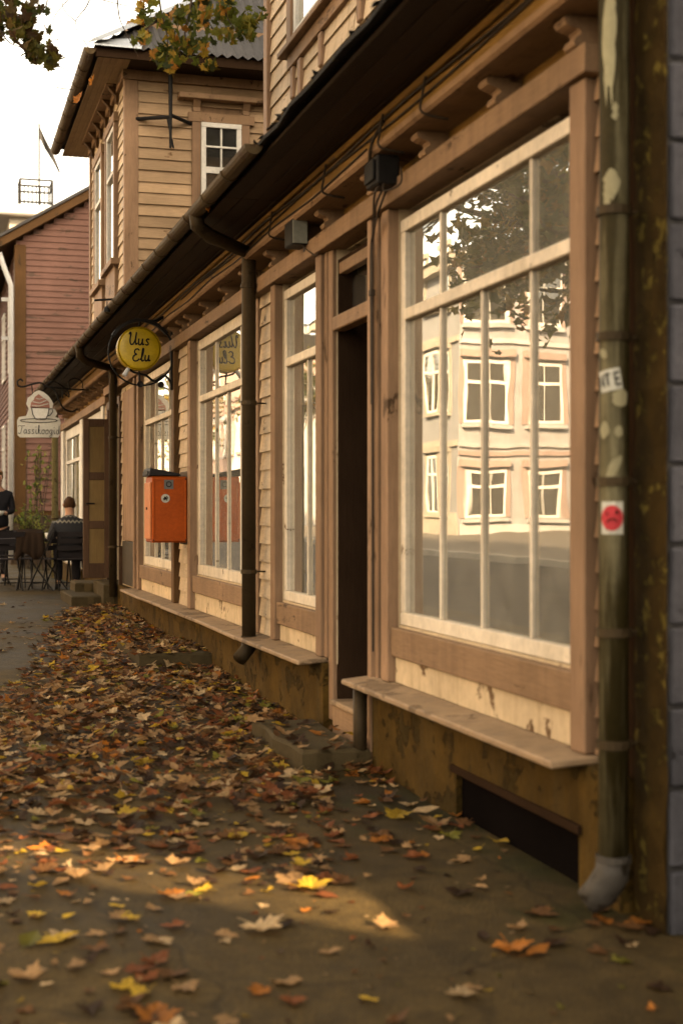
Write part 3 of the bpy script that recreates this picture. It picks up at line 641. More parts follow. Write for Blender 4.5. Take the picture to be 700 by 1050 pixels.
MB().tube([(lx0 + .037, ly0, 1.42), (lx0 + .037, ly0 - .05, 1.42), (lx0 + .14, ly0 - .05, 1.42)], .009, 8).build('handle', 'iron', LEAF)
# fire wall at the near end: lichen-grown end face and grey painted block face
FY0, FY1 = 3.93, 4.13
FW = empty('fire_wall', (0, 0, 0)); FW.parent = SHOP; FW.location = Vector((1.5, 4, 0)) - origin(SHOP)
box('core', 'mortar', FW, -.02, 5.0, FY0 + .012, FY1, -.35, 7.5)
mb = MB(); n = 90; V = []
for i in range(n + 1):
    z = -.3 + 5.6 * i / n
    V += [(-.021 - .006 - rng.uniform(0, .012), FY0 + .005 - rng.uniform(0, .015), z), (-.03 - rng.uniform(0, .01), FY0 + .1, z), (-.021 - rng.uniform(.004, .015), FY1 + .004, z), (-.02, FY1 + .006, z), (-.019, FY0 + .012, z)]
fs = []
for i in range(n):
    for k in range(5): fs.append((i * 5 + k, i * 5 + (k + 1) % 5, (i + 1) * 5 + (k + 1) % 5, (i + 1) * 5 + k))
mb.add(V, fs); mb.build('lichen_edge', 'lichen', FW)
bh, bl = .25, .46
for r_ in range(20):
    z = -.3 + r_ * bh; x = -.012 + (-.2 if r_ % 2 else 0)
    while x < 1.7:
        a = max(x, -.012); b = min(x + bl - .014, 1.7)
        if b - a > .03: box('brick', 'brick_grey', FW, a, b, FY0 - rng.uniform(0, .006), FY0 + .02, z + .006, z + bh - .008, .008, .003)
        x += bl
# upper storey of the near part, set back over the lean-to roof
UX, UY0, UY1 = .3, 4.4, 10.72
UP = box('upper_storey', 'tan', SHOP, UX + .012, 7.5, UY0, UY1 - .02, 3.4, 7.6)
uwa, uwb = onX(335, 10, UX).y - .75, onX(303, 38, UX).y          # upper window opening along the street
uzb = onX(303, 38, UX).z - .02
lap_boards(UP, 'cream', 'y', UX + .012, UY0, UY1, 3.45, 6.6, .135, cut=lambda z: [(UY0, uwa - .12), (uwb + .12, UY1 - .1)] if z > uzb - .02 else [(UY0, UY1 - .1)])
box('corner_board', 'tan_z', UP, UX - .035, UX + .1, UY1 - .1, UY1 + .02, 3.4, 7.6, .005)
uw = window(SHOP, uwa, uwb, uzb, uzb + 1.5, uzb + 1.0, [.5], [.5], 'white_paint', fw=.06, X=UX - .02, inner=False)
for a, b in ((uwa - .12, uwa - .002), (uwb + .002, uwb + .12)): box('casing', 'tan_z', uw, UX - .04, UX + .012, a, b, uzb - .05, uzb + 1.6, .004)
box('window_sill', 'tan', uw, UX - .09, UX + .012, uwa - .2, uwb + .2, uzb - .09, uzb - .05, .005)
box('apron', 'tan', uw, UX - .035, UX + .012, uwa - .12, uwb + .12, uzb - .19, uzb - .092, .004)
for yy in (uwa - .1, (uwa + uwb) / 2, uwb - .03): box('apron_drop', 'tan_z', uw, UX - .03, UX + .012, yy, yy + .08, uzb - .42, uzb - .192, .008)
box('upper_casing', 'tan_z', UP, UX - .03, UX + .012, 9.62, 9.70, 3.5, uzb - .2, .004)
mb = MB().prism([(UX - .6, UY0 - .2, 7.45), (3.9, UY0 - .2, 10.2), (8.1, UY0 - .2, 7.45)], (0, UY1 - UY0 + .4, 0)); mb.build('upper_roof', 'roofing', SHOP)

# ------------------------------------------------------------------ cream two-storey house behind the lean-to
HY0, HY1, HX = 17.5, 21.5, .1
HOUSE = empty('corner_house', (2.3, 19.5, 3), 'cream clapboard upper storey with a hipped roof rising behind the long gutter', 'building')
HW = box('wall', 'tan', HOUSE, HX + .012, 4.5, HY0 + .012, HY1, 3.3, 7.35)
HC = onY(142, 300, HY0).x
wx0, wx1 = onY(205.6, 150, HY0).x, onY(246.5, 150, HY0).x; wzt = onY(225, 128, HY0).z
cas = .11
def hcut(z):
    return [(HC, wx0 - cas), (wx1 + cas, 4.4)] if z < wzt + .2 and z > wzt - 1.5 else [(HC, 4.4)]
lap_boards(HW, 'cream_x', 'x', HY0 + .012, HC, 4.4, 3.3, 7.2, .139, cut=hcut, th=.026)
box('corner_board', 'tan_z', HOUSE, HX - .03, HC, HY0 - .02, HY0 + .1, 3.3, 7.2, .005)
lap_boards(HW, 'cream', 'y', HX + .012, HY0 + .1, HY1, 3.3, 7.15, .139)
box('corner_board', 'tan_z', HOUSE, HX - .03, HX + .1, HY1 - .1, HY1 + .02, 3.3, 7.2, .005)
def xwindow(parent, x0, x1, z0, z1, Y, bars_x, rails, mat, fw=.055, name='window', glass='glass_far'):
    mb = MB(); y0, y1 = Y - .03, Y + .03
    mb.box(x0, x1, y0, y1, z0, z0 + fw); mb.box(x0, x1, y0, y1, z1 - fw, z1); mb.box(x0, x0 + fw, y0 + .002, y1, z0 + fw, z1 - fw); mb.box(x1 - fw, x1, y0 + .002, y1, z0 + fw, z1 - fw)
    w_ = mb.build(name, mat, parent, bevel=.004)
    zs = [z0 + fw] + [z0 + (z1 - z0) * t for t, _ in rails] + [z1 - fw]
    for i, (t, hw) in enumerate(rails): box('transom', mat, w_, x0 + fw, x1 - fw, y0 + .004, y1 - .004, zs[i + 1] - hw, zs[i + 1] + hw, .003)
    for i in range(len(zs) - 1):
        zl = zs[i] + (rails[i - 1][1] if i else 0); zh = zs[i + 1] - (rails[i][1] if i < len(rails) else 0)
        xs = [x0 + fw] + [x0 + (x1 - x0) * t for t in bars_x] + [x1 - fw]
        for k in range(len(xs) - 1):
            box('pane', glass, w_, xs[k] + .001, xs[k + 1] - .001, Y - .003, Y + .003, zl, zh)
            if k: box('glazing_bar', mat, w_, xs[k] - .012, xs[k] + .012, Y - .018, Y + .018, zl, zh, .003)
    return w_
hz0 = wzt - 1.42
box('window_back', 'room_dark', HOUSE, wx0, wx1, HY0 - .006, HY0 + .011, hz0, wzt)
hw_ = xwindow(HOUSE, wx0, wx1, hz0, wzt, HY0 - .045, [.5], [(.305, .012), (.585, .04), (.79, .012)], 'white_paint', fw=.06)
for a, b in ((wx0 - cas, wx0 - .003), (wx1 + .003, wx1 + cas)): box('casing', 'tan_z', hw_, a, b, HY0 - .05, HY0 + .011, hz0 - .1, wzt + .13, .004)
box('casing_head', 'tan', hw_, wx0 - cas - .05, wx1 + cas + .06, HY0 - .06, HY0 + .011, wzt + .004, wzt + .12, .004)
zc = onY(184, 100, HY0).z
box('hood', 'tan', hw_, wx0 - cas - .18, wx1 + cas + .3, HY0 - .16, HY0 + .011, zc - .035, zc + .03, .006)
for xx in (wx0 - cas + .01, wx1 + .02): MB().prism([(xx, HY0 - .02, wzt + .122), (xx, HY0 - .055, wzt + .13), (xx, HY0 - .05, zc - .12), (xx, HY0 - .12, zc - .036), (xx, HY0 - .02, zc - .036)], (.09, 0, 0)).build('hood_bracket', 'tan', hw_)
# street side: two tall windows under a little corbelled cornice
def side_window(xa, xb, yt, yb_, lab=None):
    A = onX(xb, yt, HX - .04); B = onX(xa, yb_, HX - .04)
    ya, yb2 = A.y, B.y; z1 = onX((xa + xb) / 2, yt, HX).z; z0 = z1 - 1.75
    w_ = window(HOUSE, ya, yb2, z0, z1, z0 + 1.15, [], [], 'white_paint', fw=.06, X=HX - .05, inner=False, glass='glass_far')
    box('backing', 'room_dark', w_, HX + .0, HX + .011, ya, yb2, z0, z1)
    for a, b in ((ya - .12, ya - .003), (yb2 + .003, yb2 + .12)): box('casing', 'tan_z', w_, HX - .06, HX + .011, a, b, z0 - .1, z1 + .1, .004)
    box('casing_head', 'tan', w_, HX - .07, HX + .011, ya - .16, yb2 + .16, z1 + .004, z1 + .12, .004)
    box('window_sill', 'tan', w_, HX - .11, HX + .011, ya - .2, yb2 + .2, z0 - .08, z0 - .004, .004)
    box('apron', 'tan', w_, HX - .05, HX + .011, ya - .1, yb2 + .1, z0 - .5, z0 - .082, .004)
    return z1
zz = side_window(98, 104.5, 172, 300); zz = side_window(110, 117.5, 142, 270)
box('hood', 'tan', HOUSE, HX - .18, HX + .011, 18.1, 21.2, zz + .42, zz + .48, .005)
for yy in (18.15, 18.75, 19.3, 19.9, 20.4, 21.0): MB().prism([(HX - .01, yy, zz + .2), (HX - .05, yy, zz + .22), (HX - .05, yy, zz + .3), (HX - .15, yy, zz + .41), (HX - .01, yy, zz + .41)], (0, .09, 0)).build('corbel', 'brown_board', HOUSE)
# hipped roof with eaves
EC = onY(97, 47, 17.0); ez = EC.z
ex0, ey0, ey1, ex1 = EC.x, 17.0, 22.0, 5.0
for i in range(5):
    a = ex0 + .06 + i * (HX - ex0 - .06) / 5; box('soffit_plank', 'soffit_warm', HOUSE, a, a + (HX - ex0 - .06) / 5 - .004, ey0 + .05, ey1, ez - .10, ez - .08, .002)
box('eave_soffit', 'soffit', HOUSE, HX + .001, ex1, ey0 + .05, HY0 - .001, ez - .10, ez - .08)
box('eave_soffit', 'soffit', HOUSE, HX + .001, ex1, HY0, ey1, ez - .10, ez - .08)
box('frieze', 'tan', HOUSE, HX - .05, 4.4, HY0 - .05, HY0 + .0, ez - .22, ez - .102, .004)
box('frieze', 'tan', HOUSE, HX - .05, HX + .0, HY0 + .001, HY1, ez - .2, ez - .102, .004)
box('eave_board', 'dark_wood', HOUSE, ex0 + .02, ex1, ey0, ey0 + .03, ez - .12, ez + .0, .003)
def corr_roof():
    rz = ez + 2.0; ridge0 = Vector((2.3, 19.3, rz)); mb = MB()
    # front slope: corrugations run up the slope
    n = 84; V = []; fcs = []
    for i in range(n + 1):
        t = i / n; bot = Vector((ex0, ey0 - .05, ez)).lerp(Vector((ex1, ey0 - .05, ez)), t)
        h = .022 * math.cos(i * math.pi)
        top = bot.copy(); f = min(1, max(.02, (min(bot.x - ex0, ex1 - bot.x)) / (2.35)))
        top = Vector((bot.x, ey0 + (19.3 - ey0) * f, ez + 2.0 * f))
        V += [bot + Vector((0, 0, h)), top + Vector((0, 0, h))]
    for i in range(n): fcs.append((2 * i, 2 * i + 2, 2 * i + 3, 2 * i + 1))
    mb.add(V, fcs)
    mb.add([(ex0, ey0 - .05, ez), (ex0, ey1, ez), (2.3, ey1, rz), (2.3, 19.3, rz), (ex1, ey0 - .05, ez), (ex1, ey1, ez)], [(0, 3, 2, 1), (3, 4, 5, 2), (1, 2, 5)])
    o = mb.build('roof', 'corrugated', HOUSE)
    h0, h1 = Vector((ex0 - .01, ey0 - .06, ez + .015)), Vector((2.3, 19.3, rz + .02))
    dd = (h1 - h0).normalized(); s_ = dd.cross(Vector((0, 0, 1))).normalized() * .13
    MB().add([h0 + s_ + Vector((0, 0, .02)), h0 + Vector((0, 0, .06)), h0 - s_ + Vector((0, 0, .02)), h1 + s_, h1 + Vector((0, 0, .05)), h1 - s_], [(0, 1, 4, 3), (1, 2, 5, 4), (0, 3, 5, 2), (0, 2, 1), (3, 4, 5)]).build('hip_flashing', 'zinc', o)
    MB().add([(ex0 - .02, ey0 - .07, ez + .01), (ex0 + .55, ey0 - .07, ez + .01), (ex0 + .62, ey0 + .12, ez + .19), (ex0 + .06, ey0 + .06, ez + .10),
              (ex0 - .02, ey0 - .07, ez - .01), (ex0 + .55, ey0 - .07, ez - .01)], [(0, 1, 2, 3), (0, 4, 5, 1), (0, 3, 4), (1, 5, 2), (4, 3, 2, 5)]).build('eave_flashing', 'zinc', o)
corr_roof()
half_gutter(HOUSE, ((ex0 - .05, ey0 - .02, ez - .03), (ex0 - .05, ey1 - .1, ez - .04)), .075, 'gutter')
# old tripod wire bracket on the wall
BR = empty('wire_bracket', (onY(175, 120, HY0)), 'dark iron tripod wire bracket on the cream clapboard wall under the leaves', 'bracket')
by = HY0 - .22
def bp(x, y, yy=by): return onY(x, y, yy)
MB().tube([bp(175, 62), bp(175, 152)], [.032, .016], 8).build('pole', 'iron', BR)
for a, b, yy in (((175, 120), (140, 122), HY0 - .005), ((175, 118), (196, 127), HY0 - .005)):
    MB().tube([bp(*a), onY(b[0], b[1], yy)], .024, 8).build('strut', 'iron', BR)
MB().tube([bp(172, 122), bp(178, 152)], .012, 8).build('stay', 'iron', BR)

# ------------------------------------------------------------------ pink house and the house behind it
PY = 32.0
PINK = empty('pink_house', (2, 36, .2), 'faded pink clapboard gable house with brown corner board beyond the cafe', 'building')
px0 = onY(17, 400, PY).x; zl = onY(0, 246, PY); zr_ = onY(92, 196, PY); sl_ = (zr_.z - zl.z) / (zr_.x - zl.x)
def rz_at(x): return zl.z + (x - zl.x) * sl_
apx = 4.2
mb = MB().prism([(px0 + .02, PY + .02, 0), (2 * apx - px0, PY + .02, 0), (2 * apx - px0, PY + .02, rz_at(px0) - .25), (apx, PY + .02, rz_at(apx) - .25), (px0 + .02, PY + .02, rz_at(px0) - .25)], (0, 12, 0)); mb.build('wall', 'brown_board', PINK)
mb = MB(); z = 1.35; sp = .135
while z < rz_at(apx) - .4:
    xr = 4.0; xl = px0 if z < rz_at(px0) - .3 else apx - (rz_at(apx) - .3 - z) / sl_
    if xr - xl > .1: mb.prism([(xl, PY + .02, z), (xl, PY - .01, z), (xl, PY + .012, z + sp), (xl, PY + .02, z + sp)], (xr - xl, 0, 0))
    z += sp
mb.build('siding', 'pink_siding', PINK, kind='stuff')
mb = MB(); z = 1.35
while z < rz_at(px0) - .4:
    mb.prism([(px0 + .02, PY + .2, z), (px0 - .01, PY + .2, z), (px0 + .012, PY + .2, z + sp), (px0 + .02, PY + .2, z + sp)], (0, 11, 0)); z += sp
mb.build('siding', 'pink_siding', PINK, kind='stuff')
xw = onY(27, 400, PY).x - px0
box('corner_board', 'brown_board', PINK, px0 - .04, px0 + xw, PY - .04, PY + .25, 1.1, rz_at(px0) - .3, .01)
mb = MB().prism([(zl.x - .1, PY - .3, rz_at(zl.x - .1) - .2), (zl.x - .1, PY - .3, rz_at(zl.x - .1)), (apx, PY - .3, rz_at(apx)), (apx, PY - .3, rz_at(apx) - .2)], (0, 12.6, 0)); RFP = mb.build('roof', 'brown_board', PINK)
mb = MB().prism([(zl.x - .16, PY - .36, rz_at(zl.x - .16) + .003), (zl.x - .16, PY - .36, rz_at(zl.x - .16) + .07), (apx, PY - .36, rz_at(apx) + .07), (apx, PY - .36, rz_at(apx) + .003)], (0, 12.7, 0)); mb.build('roof_sheet', 'corrugated', RFP)
mb = MB().prism([(apx, PY - .3, rz_at(apx) - .1), (apx, PY - .3, rz_at(apx) + .07), (2 * apx - zl.x, PY - .3, rz_at(zl.x) + .07), (2 * apx - zl.x, PY - .3, rz_at(zl.x) - .1)], (0, 12.6, 0)); mb.build('roof_sheet', 'corrugated', RFP)
box('stone_base', 'stone', PINK, px0 - .12, 8.0, PY - .1, PY + 11.8, -.1, 1.25, .02)
for i in range(26):
    a = px0 - .1 + (i % 9) * .42 + rng.uniform(-.05, .05); z = .12 + (i // 9) * .37
    box('stone', 'stone', PINK, a, a + rng.uniform(.3, .4), PY - .135, PY - .09, z, z + rng.uniform(.28, .34), .02, .02)
pd = onY(11.5, 300, PY - .05)
MB().tube([(zl.x, PY - .1, rz_at(zl.x) - .3), (zl.x + .05, PY - .1, rz_at(zl.x) - .5), (pd.x, PY - .1, rz_at(zl.x) - 1.0), (pd.x, PY - .1, .3)], .055, 10).build('downpipe', 'white_metal', PINK, smooth=True)
half_gutter(PINK, ((zl.x - .2, PY - .3, rz_at(zl.x) - .12), (zl.x - .2, PY + 12, rz_at(zl.x) - .12)), .09, 'gutter')
for z in (onY(8, 305, PY).z, onY(8, 345, PY).z): box('shutter_bar', 'white_metal', PINK, px0 - .3, px0 - .02, PY + .3, PY + .36, z - .04, z + .04)
for yy in (33.5, 36.5):
    for zz2 in (1.8, 4.6):
        w_ = window(PINK, yy, yy + 1.1, zz2, zz2 + 1.7, zz2 + 1.1, [.5], [.5], 'white_paint', X=px0 - .05, inner=False, glass='glass_far'); box('backing', 'room_dark', w_, px0 - .012, px0 - .005, yy, yy + 1.1, zz2, zz2 + 1.7)
BY = 46.0
BACK = empty('towered_house', (1, 50, .2), 'cream house behind the pink gable with a railed flat roof turret', 'building')
t0, t1 = onY(10, 214, BY), onY(44, 214, BY)
box('turret_wall', 'plaster_buff', BACK, t0.x, t1.x + .6, BY, BY + 3, 0, t0.z - .25)
box('cornice', 'plaster_white', BACK, onY(0, 214, BY).x - .6, t1.x + .9, BY - .4, BY + 3.4, t0.z - .25, t0.z - .02, .05)
box('roof', 'zinc', BACK, onY(2, 214, BY).x, t1.x + .7, BY - .3, BY + 3.2, t0.z - .019, t0.z + .12, .03)
r0, r1 = onY(21, 209, BY), onY(54, 209, BY); rt = onY(30, 184, BY).z
RAIL = empty('railing', ((r0.x + r1.x) / 2, BY + .6, t0.z)); RAIL.parent = BACK; RAIL.location = Vector(((r0.x + r1.x) / 2, BY + .6, t0.z)) - origin(BACK)
dp = .9
for zz3 in (rt, rt - .2, t0.z + .25):
    for A, B in (((r0.x, BY), (r1.x, BY)), ((r0.x, BY + dp), (r1.x, BY + dp)), ((r0.x, BY), (r0.x, BY + dp)), ((r1.x, BY), (r1.x, BY + dp))): MB().tube([(A[0], A[1], zz3), (B[0], B[1], zz3)], .032, 6).build('rail', 'iron', RAIL)
for i in range(9):
    x = r0.x + (r1.x - r0.x) * i / 8
    MB().tube([(x, BY, t0.z + .1), (x, BY, rt - (.0 if i in (0, 8) else .2))],   .04 if i in (0, 8) else .022, 6).build('baluster', 'iron', RAIL)
    if i in (0, 8): MB().tube([(x, BY + dp, t0.z + .1), (x, BY + dp, rt)], .024, 6).build('baluster', 'iron', RAIL)
fp = onY(40.5, 127, BY + .5)
FLAG = empty('flagpole', (fp.x, BY + .5, t0.z), 'thin flagpole with a limp dark pennant above the railed roof', 'flagpole')
MB().tube([(fp.x, BY + .5, t0.z + .12), (fp.x, BY + .5, fp.z)], .028, 8).build('pole', 'iron', FLAG)
pn = [onY(x, y, BY + .5) for x, y in ((41, 130), (47, 143), (55, 158), (62, 176))]
mb = MB(); wd = [.28, .26, .2, .03]; V = []
for i, p in enumerate(pn):
    for k, dy in ((0, 0), (1, .09)): V += [p + Vector((0, dy, 0)), p + Vector((-.02, dy + (.05 if i % 2 else 0), -wd[i]))]
fs = []
for i in range(3):
    b = 4 * i; fs += [(b, b + 4, b + 5, b + 1), (b + 2, b + 3, b + 7, b + 6), (b, b + 2, b + 6, b + 4), (b + 1, b + 5, b + 7, b + 3)]
mb.add(V, fs + [(0, 1, 3, 2), (12, 14, 15, 13)]); mb.build('pennant', 'iron', FLAG)

# ------------------------------------------------------------------ steps on the pavement
def slab(name, label, x0, x1, y0, y1, z1, h, j=.015, bevel=.012):
    mb = MB(); n = 4; V = []
    def w_(): return rng.uniform(-j, j)
    ring = [(x0 + (x1 - x0) * i / n, y0) for i in range(n)] + [(x1, y0 + (y1 - y0) * i / n) for i in range(n)] + [(x1 - (x1 - x0) * i / n, y1) for i in range(n)] + [(x0, y1 - (y1 - y0) * i / n) for i in range(n)]
    R_ = [(x + w_(), y + w_()) for x, y in ring]
    m = len(R_); V = [(x, y, z1 - h) for x, y in R_] + [(x, y, z1 - .014 + w_() * .2) for x, y in R_]
    cx, cy = (x0 + x1) / 2, (y0 + y1) / 2
    V += [(x + (cx - x) * .08, y + (cy - y) * .05, z1 + w_() * .2) for x, y in R_]
    fs = [tuple(range(m))[::-1], tuple(range(2 * m, 3 * m))] + [(i, (i + 1) % m, m + (i + 1) % m, m + i) for i in range(m)] + [(m + i, m + (i + 1) % m, 2 * m + (i + 1) % m, 2 * m + i) for i in range(m)]
    mb.add(V, fs); o = mb.build(name, 'step_stone'); tag(o, label, 'step', 'stone steps along the shop front'); return o
slab('stone_step', 'worn stone slab on the pavement under the dark doorway, leaves on it', -.42, -.065, 6.9, 8.0, .105, .25, .025)
slab('stone_step', 'low stone slab half buried in leaves below the orange mailbox', -.64, -.065, 11.2, 12.6, .185, .25, .03)
slab('stone_step', 'upper stone step under the foot of the open cafe door', -.20, .22, 17.22, 18.43, .445, .32)
slab('stone_step', 'lowest and widest cafe step, nearest to the fallen leaves', -.56, -.21, 17.45, 18.9, .29, .2)
slab('stone_step', 'small middle cafe step beside the edge of the open door', -.42, -.06, 18.46, 19.3, .40, .28)

# ------------------------------------------------------------------ lettering drawn as pen strokes
G = {
 'U': ([[(0, .82), (.06, 1), (.13, .9), (.10, .45), (.18, .1), (.34, .06), (.50, .35), (.56, 1)], [(.56, 1), (.53, .4), (.60, .06), (.72, .18)]], .74),
 'u': ([[(0, .52), (.0, .2), (.07, .04), (.18, .05), (.27, .2), (.30, .52)], [(.30, .52), (.30, .2), (.36, .04), (.46, .12)]], .50),
 's': ([[(0, .08), (.12, .02), (.24, .12), (.16, .26), (.06, .38), (.14, .5), (.28, .46)]], .36),
 'E': ([[(.5, .88), (.34, 1), (.14, .92), (.12, .68), (.32, .55)], [(.32, .55), (.08, .45), (.02, .2), (.16, .02), (.4, .04), (.54, .2)]], .60),
 'l': ([[(0, .1), (.14, .5), (.2, .95), (.12, 1.05), (.08, .6), (.1, .1), (.2, .02), (.28, .12)]], .32),
 'T': ([[(0, .78), (.1, .95), (.45, .9), (.78, 1)], [(.44, .92), (.38, .5), (.26, .08), (.1, .02), (.02, .14)]], .56),
 'a': ([[(.3, .45), (.14, .5), (.02, .25), (.1, .03), (.26, .15), (.32, .5)], [(.32, .5), (.32, .12), (.42, .06)]], .44),
 'i': ([[(.06, .5), (.06, .12), (.12, .03), (.2, .12)], [(.07, .74), (.09, .84)]], .24),
 'k': ([[(0, .1), (.12, .6), (.14, 1), (.05, .9), (.03, .02)], [(.04, .22), (.22, .5)], [(.08, .28), (.26, .02), (.34, .1)]], .36),
 'o': ([[(.16, .5), (.03, .38), (.04, .1), (.16, .02), (.3, .14), (.28, .4), (.16, .5), (.36, .46)]], .38),
 'g': ([[(.3, .45), (.14, .5), (.02, .25), (.1, .05), (.26, .15), (.31, .5)], [(.31, .5), (.30, -.2), (.16, -.38), (.04, -.25), (.36, .08)]], .42),
 'd': ([[(.3, .45), (.14, .5), (.02, .25), (.1, .03), (.26, .15), (.36, 1)], [(.36, 1), (.33, .15), (.42, .03)]], .44),
 'N': ([[(0, 0), (0, 1), (.45, 0), (.45, 1)]], .6), 'V': ([[(0, 1), (.25, 0), (.5, 1)]], .6),
 'H': ([[(0, 0), (0, 1)], [(0, .5), (.45, .5)], [(.45, 0), (.45, 1)]], .6),
 'B': ([[(0, 0), (0, 1), (.4, .85), (0, .52), (.45, .25), (0, 0)]], .6), 'P': ([[(0, 0), (0, 1), (.42, .8), (0, .5)]], .6),
 'R': ([[(.05, 0), (.05, 1)], [(-.1, 1), (.3, 1)]], .5), 'Q': ([[(.4, 0), (0, 0), (0, 1), (.4, 1)], [(0, .5), (.35, .5)]], .55)}
def strokes(text, size, r, place, smooth=True, gap=.05):
    """tubes for each pen stroke; place(u, v) gives the world point of a point of the lettering"""
    mb = MB(); w_ = sum(G[ch][1] + gap if ch != ' ' else .4 for ch in text) - gap; u = -w_ / 2
    for ch in text:
        if ch == ' ': u += .4; continue
        for st in G[ch][0]:
            P = [(p + u, q) for p, q in st]
            if smooth and len(P) > 2: P = [(v.x, v.y) for v in smooth_path([(a, b, 0) for a, b in P], 4)]
            mb.tube([place(a * size, b * size) for a, b in P], r, 5)
        u += G[ch][1] + gap
    return mb

# ------------------------------------------------------------------ round yellow sign in its iron ring
SY = 13.12
RC = onY(145, 362, SY); DCN = onY(142.5, 358, SY)
S1 = empty('round_sign', (0, SY, RC.z), 'round yellow lightbox sign reading Uus Elu hung in an iron ring', 'sign')
def disc(mb, c, r0, y, n=40): return [Vector((c.x + r0 * math.cos(2 * math.pi * k / n), y, c.z + r0 * math.sin(2 * math.pi * k / n))) for k in range(n)]
def drum(c, prof, n=40):
    """lathe about the Y axis: prof = [(radius, y)]"""
    mb = MB(); V = []; fs = []
    for r, y in prof: V += [Vector((c.x + r * math.cos(2 * math.pi * k / n), y, c.z + r * math.sin(2 * math.pi * k / n))) for k in range(n)]
    for i in range(len(prof) - 1):
        for k in range(n): fs.append((i * n + k, i * n + (k + 1) % n, (i + 1) * n + (k + 1) % n, (i + 1) * n + k))
    fs += [tuple(range(n)), tuple(range((len(prof) - 1) * n, len(prof) * n))]
    return mb.add(V, fs)
rr = .198
drum(DCN, [(rr * .97, SY - .052), (rr, SY - .058), (rr + .004, SY - .05), (rr + .004, SY + .06), (rr * .97, SY + .06)]).build('lightbox', 'yellow_rim', S1, smooth=False)
drum(DCN, [(rr * .05, SY - .066), (rr * .6, SY - .063), (rr * .9, SY - .059), (rr * .965, SY - .054), (rr * .9, SY - .05)]).build('face', 'yellow', S1, smooth=True)
tl = lambda du, dv: (lambda a, b: Vector((DCN.x + du + a * .98 + b * .10, SY - .067, DCN.z + dv + b)))
mb = strokes('Uus', .118, .0068, tl(-.008, .028)); mb2 = strokes('Elu', .112, .0068, tl(.016, -.118))
mb.add(mb2.v, mb2.f); mb.build('lettering', 'ink', S1)
ring = [RC + Vector((.30 * math.cos(t), 0, .30 * math.sin(t))) for t in [2 * math.pi * k / 48 for k in range(49)]]
MB().tube(ring, .008, 6).build('ring', 'iron', S1)
V = []
arc = [R(38 + 112 * k / 20) for k in range(21)]
mb = MB()
for t in arc:
    for rad, yy in ((.285, -.03), (.315, -.03), (.315, .03), (.285, .03)): V.append(RC + Vector((rad * math.cos(t), yy, rad * math.sin(t))))
fs = [(4 * i + k, 4 * i + (k + 1) % 4, 4 * i + 4 + (k + 1) % 4, 4 * i + 4 + k) for i in range(20) for k in range(4)] + [(0, 1, 2, 3), (83, 82, 81, 80)]
mb.add(V, fs); mb.build('arch_band', 'iron', S1)
MB().tube([DCN + Vector((0, 0, rr)), RC + Vector((-.01, 0, .29))], .01, 6).build('hanger', 'iron', S1)
MB().tube([DCN + Vector((0, 0, -rr)), RC + Vector((-.01, 0, -.30))], .009, 6).build('hanger', 'iron', S1)
zb = RC.z - .235
MB().tube(smooth_path([(-.05, SY, zb - .06), (-.12, SY, zb + .03), (-.22, SY, zb - .02), (-.3, SY, zb + .03), (-.42, SY, zb + .06), (-.47, SY, zb + .12), (-.43, SY, zb + .14)]), .011, 6).build('arm', 'iron', S1)
MB().tube([(-.06, SY, zb - .1), (-.06, SY, RC.z + .42)], .012, 6).build('wall_bar', 'iron', S1)
MB().tube(smooth_path([(-.06, SY, RC.z + .28), (-.12, SY, RC.z + .34), (-.2, SY, RC.z + .3), (-.26, SY, RC.z + .29)]), .016, 6).build('arm', 'iron', S1)
for xx in (-.17, -.36): drum(Vector((xx, 0, zb - .06)), [(.012, SY - .02), (.028, SY - .06), (.03, SY - .085), (.004, SY - .075)], 14).build('spot_lamp', 'iron', S1)
MB().tube([(-.43, SY, zb + .14), (-.50, SY - .02, zb + .02)], [.014, .024], 8).build('cable_gland', 'white_metal', S1)
# rod with a small hanging lamp over the sign
RY = 13.35
ra, rb = onY(97, 308, RY), onY(166, 304, RY)
RD = empty('lamp_rod', (0, RY, ra.z), 'thin iron rod with a tiny hanging lamp poking out above the yellow sign', 'rod')
MB().tube([ra, rb, Vector((-.06, RY, rb.z - .03))], .011, 6).build('rod', 'iron', RD)
lp = onY(110, 316, RY); MB().tube([lp + Vector((0, 0, .07)), lp + Vector((0, 0, .02)), lp, lp + Vector((0, 0, -.035))], [.004, .006, .028, .03], 10).build('lamp', 'iron', RD)

# ------------------------------------------------------------------ cupcake sign on its scroll bracket
CY = 20.0
def cpt(x, y, dy=0): p = onY(x, y, CY); p.y += dy; return p
S2 = empty('cupcake_sign', (0, CY, cpt(40, 420).z), 'cream cut-out cafe sign with a cupcake and the word Tassikoogid', 'sign')
out = [(18.5, 446), (18, 431), (20, 427.5), (27, 426.5), (28.5, 424), (30, 419), (27.5, 414), (29, 408), (33, 405), (36, 402), (40, 400), (45, 402), (50, 406), (53, 410), (55, 414), (54, 419), (57, 420), (59, 424), (57, 427.5), (61.5, 429), (62.5, 433), (62, 445), (60, 448.5), (21, 448.5)]
MB().prism([cpt(x, y) for x, y in out[::-1]], (0, .03, 0)).build('board', 'sign_white', S2)
cup = [(32.5, 418), (50.5, 418.5), (49.5, 425), (47, 430), (37, 430), (34, 425)]
def outline(P, r, closed=True, dy=-.006): 
    Q = [cpt(x, y, dy) for x, y in (P + P[:1] if closed else P)]; return MB().tube(Q, r, 5)
MB().prism([cpt(x, y, -.008) for x, y in cup[::-1]], (0, .006, 0)).build('cup', 'china', S2)
outline(cup, .006, dy=-.01).build('cup_outline', 'ink', S2)
icing = [(31.5, 418.3), (32, 413), (35, 410), (36, 407), (40, 404), (43, 406.5), (47, 409), (50.5, 412), (51.5, 418.3)]
